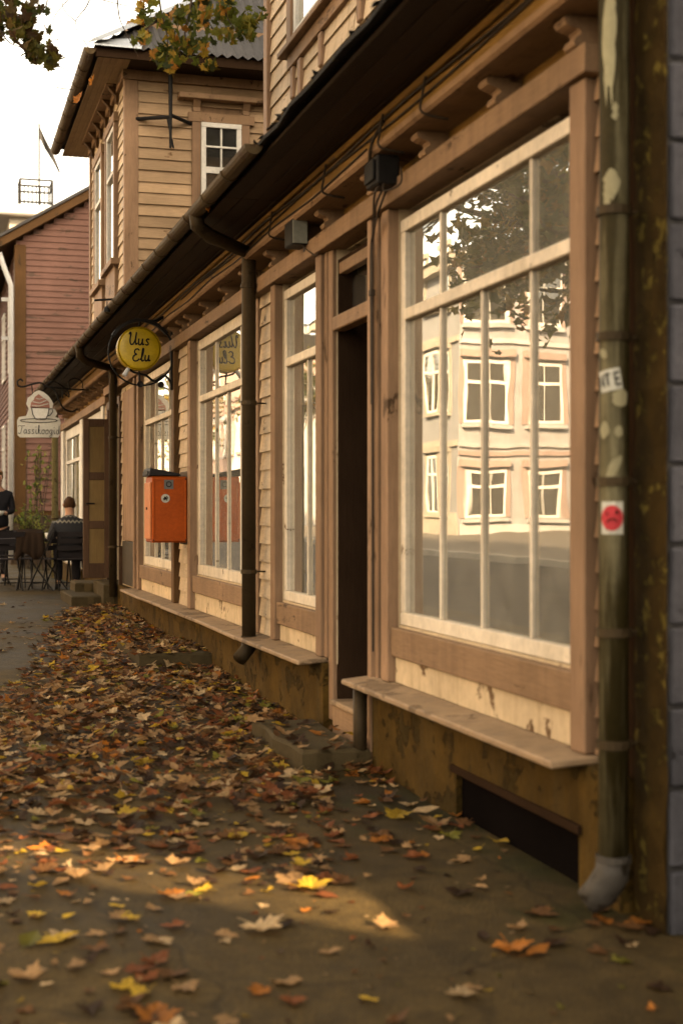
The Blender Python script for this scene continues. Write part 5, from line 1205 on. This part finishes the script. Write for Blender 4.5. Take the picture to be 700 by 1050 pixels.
for px_, py_, s, ci in ((270, 955, .135, 6), (400, 951, .10, 1), (525, 975, .115, 2), (548, 980, .09, 2), (512, 866, .10, 3), (30, 970, .12, 7), (60, 968, .11, 3), (95, 975, .10, 0), (160, 1045, .12, 2), (265, 1020, .07, 2), (160, 990, .09, 5), (190, 1016, .08, 1), (490, 912, .06, 1), (620, 948, .09, 2), (655, 950, .09, 2), (645, 955, .08, 0), (430, 835, .13, 6), (445, 848, .12, 1), (408, 838, .13, 3), (470, 850, .08, 5), (300, 905, .13, 1), (320, 912, .11, 3)):
    dx, dy = _dir(px_); t = CH * F / (py_ - HY); spots_.append((-DC + dx * t, dy * t, .012, s, LR.uniform(0, 6.28), .1, .1, ci))
def scr(q): 
    u, v, zf = project(q[:3]); return q[3] * F / zf if -20 < u < 720 and v < 1075 else 0
spots_.sort(key=scr, reverse=True)
OVATE = [(0, 0), (.2, .08), (.34, .3), (.33, .55), (.2, .85), (0, 1.15), (-.22, .82), (-.34, .52), (-.32, .28), (-.18, .06)]
TORN = OUT[:8] + [(.2, .45), (.05, .62), (-.1, .5)] + OUT[19:]
variants = {}
for ci, (cn, cv) in enumerate(FALL):
    for k in range(5):
        v, f = leaf_geo(random.Random(ci * 31 + k), (OUT, OUT, OVATE, TORN, OUT)[k], (.7, 1.3, 1.1, .9, 1.7)[k]); variants[(ci, k)] = leaf_mesh('fallen_leaf', [(v, f, cv)])
def zone(x, y):
    u, v, _ = project((x, y, 0))
    row = 'at the very bottom' if v > 1010 else 'low on the bare pavement' if v > 960 else 'on the sunlit strip' if v > 910 else 'at the near leaf edge' if v > 870 else 'before the big window' if v > 820 else 'before the doorway'
    return row + ', ' + ('at the left edge' if u < 60 else 'left of the middle' if u < 180 else 'just left of centre' if u < 300 else 'at centre' if u < 400 else 'right of centre' if u < 520 else 'by the near downpipe')
GR = {}
for i, q in enumerate(spots_[:300]):
    x, y, z, s, rz, rx, ry, ci = q
    o = bpy.data.objects.new('fallen_leaf', variants[(ci, i % 5)]); COL.objects.link(o)
    o.location = (x, y, z); o.rotation_euler = (rx, ry, rz); o.scale = (s, s, s)
    tag(o, '%s %s maple leaf %s' % ('large' if s > .105 else 'small' if s < .07 else 'medium', FALL[ci][0], zone(x, y)), 'leaf', 'fallen leaves on the pavement')
same = {}
for o in [o for o in COL.objects if o.name.startswith('fallen_leaf') and o.get('category') == 'leaf']: same.setdefault(o['label'], []).append(o)
for lb, L_ in same.items():
    if len(L_) > 1:
        for k, o in enumerate(sorted(L_, key=lambda o: project(o.location)[0])): o['label'] = '%s, %s from left' % (lb, ('1st', '2nd', '3rd')[k] if k < 3 else '%dth' % (k + 1))
for o in COL.objects:
    if o.name.startswith('fallen_leaf') and len(o.get('label', '').split()) > 16: o['label'] = o['label'].replace('maple ', '').replace('the very ', 'the ').replace('fallen ', '')
geos = []
for i, q in enumerate(spots_[300:]):
    x, y, z, s, rz, rx, ry, ci = q
    far = y > 11
    v, f = leaf_geo(LR, SIMPLE if far and LR.random() < .7 else LR.choice((OUT, OUT, OVATE, TORN)), LR.uniform(.6, 1.7), not far)
    M = Matrix.Translation((x, y, z)) @ Matrix.Rotation(rz, 4, 'Z') @ Matrix.Rotation(rx, 4, 'X') @ Matrix.Rotation(ry, 4, 'Y') @ Matrix.Diagonal((s, s, s, 1))
    c = FALL[ci][1]; k = LR.uniform(.7, 1.25); geos.append(([tuple(M @ Vector(p)) for p in v], f, (c[0] * k, c[1] * k, c[2] * k)))
o = bpy.data.objects.new('fallen_leaf_carpet', leaf_mesh('fallen_leaf_carpet', geos)); COL.objects.link(o)
tag(o, 'thick carpet of brown and yellow fallen leaves along the shop front', 'leaves', kind='stuff')
geos = []
for _ in range(1500):
    x, y = LR.uniform(-2.6, -.05), LR.uniform(2.8, 10)
    if LR.random() > .35 + .65 * min(1, density(x, y)): continue
    s = LR.uniform(.006, .022); c = LR.choice(FALL)[1]; k = LR.uniform(.4, 1.)
    P = [Vector((x + LR.uniform(-1, 1) * s, y + LR.uniform(-1, 1) * s, ground(y) + .002 + LR.uniform(0, .6) * s)) for _ in range(4)]
    geos.append(([tuple(p) for p in P], [(0, 1, 2), (0, 2, 3), (0, 3, 1)], (c[0] * k, c[1] * k, c[2] * k)))
o = bpy.data.objects.new('leaf_litter', leaf_mesh('leaf_litter', geos)); COL.objects.link(o); tag(o, 'crumbs of broken dry leaves strewn over the pavement', 'litter', kind='stuff')
# a few leaves caught on the gutters
for px_, py_, X, dz, s, ci in ((81, 101, ex0 - .12, 0, .16, 2), (95, 83, ex0 - .11, 0, .13, 2), (211, 212, -.57, 0, .075, 2)):
    p = onX(px_, py_, X); o = bpy.data.objects.new('caught_leaf', variants[(ci, 1)]); COL.objects.link(o); o.location = p; o.rotation_euler = (1.2, .3, LR.uniform(0, 6)); o.scale = (s, s, s)
    tag(o, ('orange maple leaf stuck on the high gutter of the corner house' if X == ex0 - .12 else 'dry curled leaf on the high gutter just above the orange one' if X == ex0 - .11 else 'small dry leaf caught on the long gutter near the drainpipe elbow' if px_ > 180 else 'small brown leaf on the long gutter above the yellow sign'), 'leaf', 'leaves caught on gutters')

# ------------------------------------------------------------------ trees
CROWN = [(.06, .075, .018), (.08, .09, .017), (.12, .10, .018), (.20, .13, .02), (.26, .13, .025), (.045, .06, .016), (.045, .055, .016)]
def limb(mb, A, B, r0, r1, r, sag=.3, n=5):
    A, B = Vector(A), Vector(B); P = [A.lerp(B, i / n) + Vector((r.uniform(-1, 1), r.uniform(-1, 1), r.uniform(-1, 1))) * sag * (.25 if 0 < i < n else 0) for i in range(n + 1)]
    mb.tube(P, [r0 + (r1 - r0) * i / n for i in range(n + 1)], 7); return P
def maple(name, label, base, centre, rad, n_leaf, seed, leaf=.11, keep=None, trunk_r=.2, wts=(5, 5, 4, 3, 2, 1, 4), group=None, outline=SIMPLE):
    r = random.Random(seed); T = empty(name, base, label, 'tree', group); base = Vector(base); C = Vector(centre)
    fork = base + Vector((0, 0, (C.z - rad[2] - base.z) * .92))
    mb = MB(); mb.tube(smooth_path([base + Vector((0, 0, -.2)), base + Vector((.03, .02, .6)), base.lerp(fork, .6) + Vector((.06, -.04, 0)), fork, fork.lerp(C, .7)], 3), [trunk_r * 1.35] + [trunk_r * (1 - .045 * i) for i in range(12)], 10); mb.build('trunk', 'bark', T, smooth=True)
    lm = MB(); ends = []
    for i in range(34):
        d = Vector((r.gauss(0, 1), r.gauss(0, 1), r.gauss(0, .8))).normalized(); e = C + Vector((d.x * rad[0], d.y * rad[1], d.z * rad[2])) * r.uniform(.55, .95)
        if keep and not keep(e): continue
        st_ = fork.lerp(C, r.uniform(.0, .8)); P = limb(lm, st_, e, trunk_r * .32, .012, r, .5); ends.append(e); ends.append(P[3])
    lm.build('limbs', 'bark', T)
    geos = []
    clumps = [(e + Vector((r.gauss(0, .3), r.gauss(0, .3), r.gauss(0, .2))), r.uniform(.35, .8)) for e in ends for _ in range(2)]
    k = 0
    while k < n_leaf:
        c, q = r.choice(clumps); p = c + Vector((r.gauss(0, .5), r.gauss(0, .5), r.gauss(0, .36))) * q
        k += 1
        if keep and not keep(p): continue
        s = leaf * r.uniform(.7, 1.2); v, f = leaf_geo(r, outline, .7, False)
        M = Matrix.Translation(p) @ Matrix.Rotation(r.uniform(0, 6.28), 4, 'Z') @ Matrix.Rotation(r.gauss(0, .7), 4, 'X') @ Matrix.Rotation(r.gauss(0, .5), 4, 'Y') @ Matrix.Diagonal((s, s, s, 1))
        cl = r.choices(CROWN, wts)[0]; geos.append(([tuple(M @ Vector(a)) for a in v], f, cl))
    o = bpy.data.objects.new('crown', leaf_mesh('crown', geos)); COL.objects.link(o); o.parent = T; o.location = -T.location; o['kind'] = 'stuff'
    return T
def out_of_frame(p, m=26):
    u, v, zf = project(p); return not (-m < u < 700 + m and -m < v < 1050 + m and zf > 0)
TREE = maple('maple_tree', 'street maple with yellowing leaves hanging in from the upper left', (-4.7, 10.6, -.1), (-4.6, 14.6, 5.5), (2.9, 5.4, 2.4), 13000, 5, .13, out_of_frame, .2)
# sprays that hang into the picture: each leaf a piece of the tree
SP = random.Random(12)
lm = MB()
def pt(x, y, Y): return onY(x, y, Y)
limb(lm, (-4.55, 11.2, 5.0), pt(60, -60, 9.3), .07, .03, SP, .3); limb(lm, pt(60, -60, 9.3), pt(230, -25, 9.8), .03, .014, SP, .12); limb(lm, (-4.5, 10.9, 4.8), pt(-40, -30, 9.0), .05, .014, SP, .2)
def twig(P, r=.004): r *= 1.9; lm.tube(smooth_path([pt(*q) for q in P], 4), [r * (1 - .06 * i) if i < 13 else r * .2 for i in range(4 * (len(P) - 1) + 1)], 5)
twig([(-30, -25, 9.), (0, 30, 9.), (12, 45, 9.), (30, 52, 9.), (42, 75, 9.), (55, 85, 9.), (60, 105, 9.)]); twig([(-30, 50, 9.), (5, 35, 9.), (20, 20, 9.), (40, 12, 9.)], .003)
twig([(100, -25, 9.4), (90, 5, 9.4), (78, 22, 9.4), (82, 40, 9.4)], .003); twig([(78, 22, 9.4), (66, 10, 9.4), (64, -5, 9.4)], .002); twig([(45, 25, 9.), (55, 40, 9.), (70, 40, 9.)], .002)
twig([(38, 60, 9.), (60, 68, 9.), (85, 80, 9.)], .002); twig([(58, 90, 9.), (75, 92, 9.)], .002); twig([(120, -20, 9.5), (122, 15, 9.5), (130, 35, 9.5), (142, 58, 9.5)], .003)
twig([(105, 0, 9.4), (125, 5, 9.4), (150, 10, 9.5)], .002)
twig([(160, -25, 9.6), (165, 10, 9.6), (172, 40, 9.6), (170, 66, 9.6)], .005); twig([(200, -25, 9.7), (195, 10, 9.7), (190, 40, 9.7), (205, 70, 9.7)], .005); twig([(225, -25, 9.8), (230, 10, 9.8), (240, 30, 9.8)], .004); twig([(165, 20, 9.6), (150, 30, 9.6), (143, 45, 9.6)], .003)
twig([(50, -20, 9.), (48, 5, 9.), (40, 12, 9.)], .003); twig([(70, 0, 9.1), (55, 20, 9.1), (60, 42, 9.1)], .0018); twig([(85, 40, 9.4), (92, 52, 9.4), (90, 62, 9.4)], .0018)
lm.build('hanging_twigs', 'bark', TREE)
hv = {}
HC_ = {'dark': [(.05, .06, .014), (.075, .075, .016), (.09, .055, .014), (.06, .03, .012), (.12, .10, .02)], 'mix': [(.10, .115, .022), (.13, .15, .025), (.30, .19, .03), (.40, .17, .035), (.075, .085, .02), (.17, .16, .025), (.42, .26, .05), (.045, .055, .018), (.09, .10, .02), (.06, .075, .018), (.11, .12, .02), (.20, .17, .03)]}
for nm, cl in HC_.items():
    for i, c in enumerate(cl):
        for k in range(2):
            v, f = leaf_geo(random.Random(i * 7 + k), OUT, .8); hv[(nm, i, k)] = leaf_mesh('leaf', [(v, f, c)])
def spray(nm, px_, py_, Y, n, sx_, sy_, s0):
    for _ in range(n):
        u, v = SP.gauss(px_, sx_), SP.gauss(py_, sy_); p = onY(u, v, Y + SP.gauss(0, .12)); key = SP.choice([k for k in hv if k[0] == nm])
        o = bpy.data.objects.new('leaf', hv[key]); COL.objects.link(o); o.parent = TREE; o.location = p - TREE.location; s = s0 * SP.uniform(.75, 1.2); o.scale = (s, s, s)
        o.rotation_euler = (SP.gauss(1.1, .6), SP.gauss(0, .5), SP.uniform(0, 6.28))
for a in ((5, 15, 9., 20, 7, 6), (22, 22, 9., 22, 8, 7), (32, 38, 9., 24, 7, 6), (38, 54, 9., 18, 7, 4), (52, 55, 9., 12, 5, 4), (12, 2, 9., 10, 8, 4), (42, 8, 9., 6, 6, 4), (-2, 30, 9., 6, 3, 6)): spray('dark', *a, .08); spray('dark', a[0] + 2, a[1] + 2, a[2] + .2, a[3] // 2, a[4] * 1.2, a[5] * 1.1, .075)
for a in ((150, 18, 9.5, 16, 8, 8), (172, 25, 9.6, 22, 9, 10), (195, 15, 9.7, 20, 10, 9), (215, 12, 9.7, 16, 10, 8), (180, 48, 9.6, 22, 9, 8), (200, 45, 9.7, 14, 9, 8), (165, 60, 9.6, 12, 8, 5), (230, 30, 9.8, 16, 9, 7), (248, 32, 9.8, 18, 7, 6), (235, 12, 9.8, 14, 8, 6), (258, 20, 9.9, 8, 5, 5), (215, 68, 9.7, 6, 5, 3), (172, 68, 9.6, 5, 4, 3), (145, 40, 9.5, 8, 5, 6)): spray('mix', *a, .078); spray('mix', a[0] + 3, a[1] - 3, a[2] + .25, a[3] // 2, a[4], a[5], .078)
maple('street_tree', 'young street tree with thin yellow-green crown across the road', (-10.3, 50, .3), (-10.3, 50, 6.0), (2.0, 2.2, 1.9), 1500, 8, .2, None, .12, group='trees across the road')
maple('street_tree', 'taller street tree farther along the far side of the road', (-10.3, 74, .4), (-10.3, 74, 7.0), (2.6, 3., 3.), 1500, 9, .25, None, .16, group='trees across the road')
# bushes by the pink house
def bush(label, px_, py_, Y, n, sx_, sy_, sd, leaf, cols, base_z=None, long=2.2):
    r = random.Random(sd); c = onY(px_, py_, Y); geos = []; e = empty('bush', (c.x, Y, .17 if base_z is None else base_z), label, 'plant', 'greenery beside the pink house')
    st_ = MB()
    for i in range(max(3, n // 14)):
        t = onY(px_ + r.gauss(0, sx_), py_ + r.gauss(0, sy_), Y + r.gauss(0, .25)); b = Vector((c.x + r.gauss(0, .12), Y + r.gauss(0, .1), .12 if base_z is None else base_z)); P = smooth_path([b, b.lerp(t, .6) + Vector((0, 0, .2)), t], 5); st_.tube(P, .008, 5)
        for k in range(14):
            p = P[int(len(P) * r.uniform(.45, .99))] + Vector((r.gauss(0, .05), r.gauss(0, .05), r.gauss(0, .05))); s = leaf * r.uniform(.6, 1.2); out_ = [(0, 0), (.25, .3), (.2, .8), (0, 1.3), (-.2, .8), (-.25, .3)]
            v, f = leaf_geo(r, out_, .8, False); M = Matrix.Translation(p) @ Matrix.Rotation(r.uniform(0, 6.28), 4, 'Z') @ Matrix.Rotation(r.gauss(0, .8), 4, 'X') @ Matrix.Diagonal((s, s * long * .6, s, 1))
            geos.append(([tuple(M @ Vector(a)) for a in v], f, r.choice(cols)))
    st_.build('stem', 'bark', e); o = bpy.data.objects.new('foliage', leaf_mesh('foliage', geos)); COL.objects.link(o); o.parent = e; o.location = -e.location; o['kind'] = 'stuff'
GRN = [(.13, .17, .03), (.20, .21, .05), (.08, .11, .025), (.28, .25, .07)]
bush('feathery pale green bush low before the stone base of the pink house', 28, 530, 29.5, 330, 9, 9, 3, .12, GRN, long=1.3); bush('leafy vine climbing before the pink boards below the cupcake sign', 38, 474, 30.5, 170, 9, 13, 4, .15, GRN, long=1.2); bush('small bush between the tables and the drainpipe at the cafe corner', 46, 548, 28.5, 150, 4, 6, 6, .11, GRN, long=1.3)

# ------------------------------------------------------------------ houses across the road (seen in the window panes)
def street_house(name, label, y0, y1, h, wall, trim, cols, storeys, base=None, X=-13.0, end=False):
    e = empty(name, (X - 4, (y0 + y1) / 2, .4), label, 'building', 'houses across the road'); zb = .3
    box('wall', wall, e, X - 9, X, y0 + .02, y1 - .02, -.2, h)
    if base: box('base_course', base, e, X, X + .06, y0 + .05, y1 - .05, -.1, 1.3)
    for s in range(1, storeys): box('string_course', trim, e, X, X + .09, y0 + .03, y1 - .03, zb + s * 3.15 - .12, zb + s * 3.15 + .05)
    box('cornice', trim, e, X - .2, X + .35, y0 + .01, y1 - .01, h - .35, h - .001)
    MB().prism([(X + .45, y0, h), (X - 4.5, y0, h + 1.5), (X - 9.4, y0, h)], (0, y1 - y0, 0)).build('roof', 'roofing', e)
    n = cols; st_ = (y1 - y0) / n
    f0 = None
    for s in range(storeys):
        for k in range(n):
            y = y0 + st_ * (k + .5); z = zb + s * 3.15 + .95
            if s == 0 and k == n // 2:
                d = box('door', 'door_brown', e, X + .001, X + .06, y - .55, y + .55, .45, 2.9); box('door_panel', 'door_ochre', d, X + .061, X + .075, y - .4, y + .4, .8, 1.5); continue
            if f0 is None:
                mb = MB(); wd, ht, t = .55, 1.85, .09
                for a, b, c, dd in ((-wd, wd, 0, t), (-wd, wd, ht - t, ht), (-wd, -wd + t, t, ht - t), (wd - t, wd, t, ht - t), (-wd + t, wd - t, 1.2, 1.28), (-.035, .035, t, 1.2), (-.03, .03, 1.28, ht - t)): mb.box(X, X + .05, y + a, y + b, z + c, z + dd)
                w_ = mb.build('window', 'white_paint', e); p = box('pane', 'glass_far', w_, X + .015, X + .02, y - wd + t, y + wd - t, z + t, z + ht - t); bk = box('curtain', 'plaster_white', w_, X + .002, X + .008, y - wd + t, y + wd - t, z + t, z + ht - t)
                hd = box('hood', trim, w_, X, X + .16, y - .75, y + .75, z + ht + .08, z + ht + .24); sl2 = box('sill', trim, w_, X, X + .14, y - .68, y + .68, z - .12, z - .01)
                ca = [box('casing', trim, w_, X, X + .07, y + q - .08, y + q + .08, z - .009, z + ht + .079) for q in (-.64, .64)]
                f0 = (w_, Vector((0, y, z)))
            else: 
                c = dup(f0[0], e); c.location = f0[0].location + Vector((0, y, z)) - f0[1]
    if end:
        box('end_cladding', 'plaster_peach', e, X - 8.9, X - .02, y0 - .03, y0 + .019, .3, h - .36); box('end_base', 'plaster_white', e, X - 8.9, X - .02, y0 - .07, y0 - .031, .2, .95)
        for z in (3.05, 3.3, 6.4): box('end_string_course', 'plaster_white' if z != 3.05 else 'plaster_rose', e, X - 8.9, X - .02, y0 - .12, y0 - .031, z, z + .13)
        box('end_cornice', 'plaster_white', e, X - 8.9, X - .02, y0 - .35, y0 - .031, h - .35, h - .002)
        for r_, (z0, z1) in enumerate(((1.15, 2.6), (4.0, 5.9), (7.0, 8.7))):
            for k in range(4):
                x = -13.8 - 1.9 * k
                if r_ == 0 and k == 2:
                    d = box('end_door', 'plaster_rose', e, x - .6, x + .6, y0 - .09, y0 - .031, .35, 2.8); 
                    for q in (-.28, .28): box('door_panel', 'door_brown', d, x + q - .2, x + q + .2, y0 - .11, y0 - .091, 1.5, 2.6)
                    continue
                box('window_back', 'plaster_white', e, x - .58, x + .58, y0 - .04, y0 - .032, z0, z1)
                w_ = xwindow(e, x - .6, x + .6, z0, z1, y0 - .075, [.5], [(.66, .05)], 'white_paint', fw=.09)
                box('hood', 'plaster_rose', w_, x - .75, x + .75, y0 - .24, y0 - .031, z1 + .1, z1 + .3); box('sill', 'plaster_white', w_, x - .68, x + .68, y0 - .2, y0 - .031, z0 - .14, z0 - .02)
                for q in (-.7, .7): box('casing', 'plaster_rose', w_, x + q - .09, x + q + .09, y0 - .07, y0 - .031, z0, z1 + .09)
    return e
street_house('house', 'corner house across the road with sunlit peach end wall, mirrored in the biggest window', 40, 57, 9.1, 'plaster_grey', 'plaster_buff', 6, 3, 'plaster_buff', end=True)
street_house('house', 'pale house mirrored in the narrow window by the doorway', 60.5, 75, 7.0, 'plaster_white', 'plaster_rose', 5, 2)
street_house('house', 'rosy plaster house mirrored in the window behind the drainpipe', 76, 92, 9.8, 'plaster_rose', 'plaster_white', 6, 3)
street_house('house', 'pale house farthest but one along the other side of the road', 92.5, 112, 8.5, 'plaster_white', 'plaster_buff', 6, 2)
street_house('house', 'buff house at the far end of the other side of the road', 113, 140, 9.8, 'plaster_buff', 'plaster_white', 8, 3)
street_house('house', 'unseen house opposite, walls brightened to bounce light onto the shop', 6, 29, 9.0, 'plaster_bounce', 'plaster_white', 8, 3)

# ------------------------------------------------------------------ unseen blocks and a screen, added to shade walls and shape the sun band
def shade_block(name, label, x0, x1, y0, y1, h, wall):
    e = empty(name, ((x0 + x1) / 2, (y0 + y1) / 2, 0), label, 'building'); box('wall', wall, e, x0, x1, y0, y1, -.4, h)
    MB().prism([(x0 - .2, y0, h + .001), (x0 - .2, y0, h + .12), (x1 + .2, y0, h + .12), (x1 + .2, y0, h + .001)], (0, y1 - y0, 0)).build('roof', 'roofing', e); return e
shade_block('rear_shade_block', 'tall unseen block added behind the shop to shade the house fronts', 9.2, 20, 4.2, 25, 16, 'plaster_buff')  # unseen, added to keep sun off the far house fronts
shade_block('side_shade_block', 'unseen low block added by the street to bound the sun band', .3, 2.0, -9, 1.12, 5.5, 'plaster_grey')  # unseen, added so its corner sets the near edge of the sun band
shade_block('wing_shade_block', 'unseen block added behind the fire wall to shade its face', 3.0, 9.1, .62, 3.9, 8, 'plaster_grey')  # unseen, added to keep the fire wall face in shade
GT = empty('low_sun_screen', (.35, 2.6, 0), 'unseen low board screen added to cut the sun band short', 'sun_screen')  # unseen, added to stop the sun band short of the wall
for k in range(15): box('board', 'brown_board', GT, .34, .365, 1.34 + k * .17, 1.34 + k * .17 + .16, -.05, .84 + rng.uniform(-.02, .02), .004)
for z in (.15, .65): box('rail', 'brown_board', GT, .366, .40, 1.32, 3.9, z, z + .09)
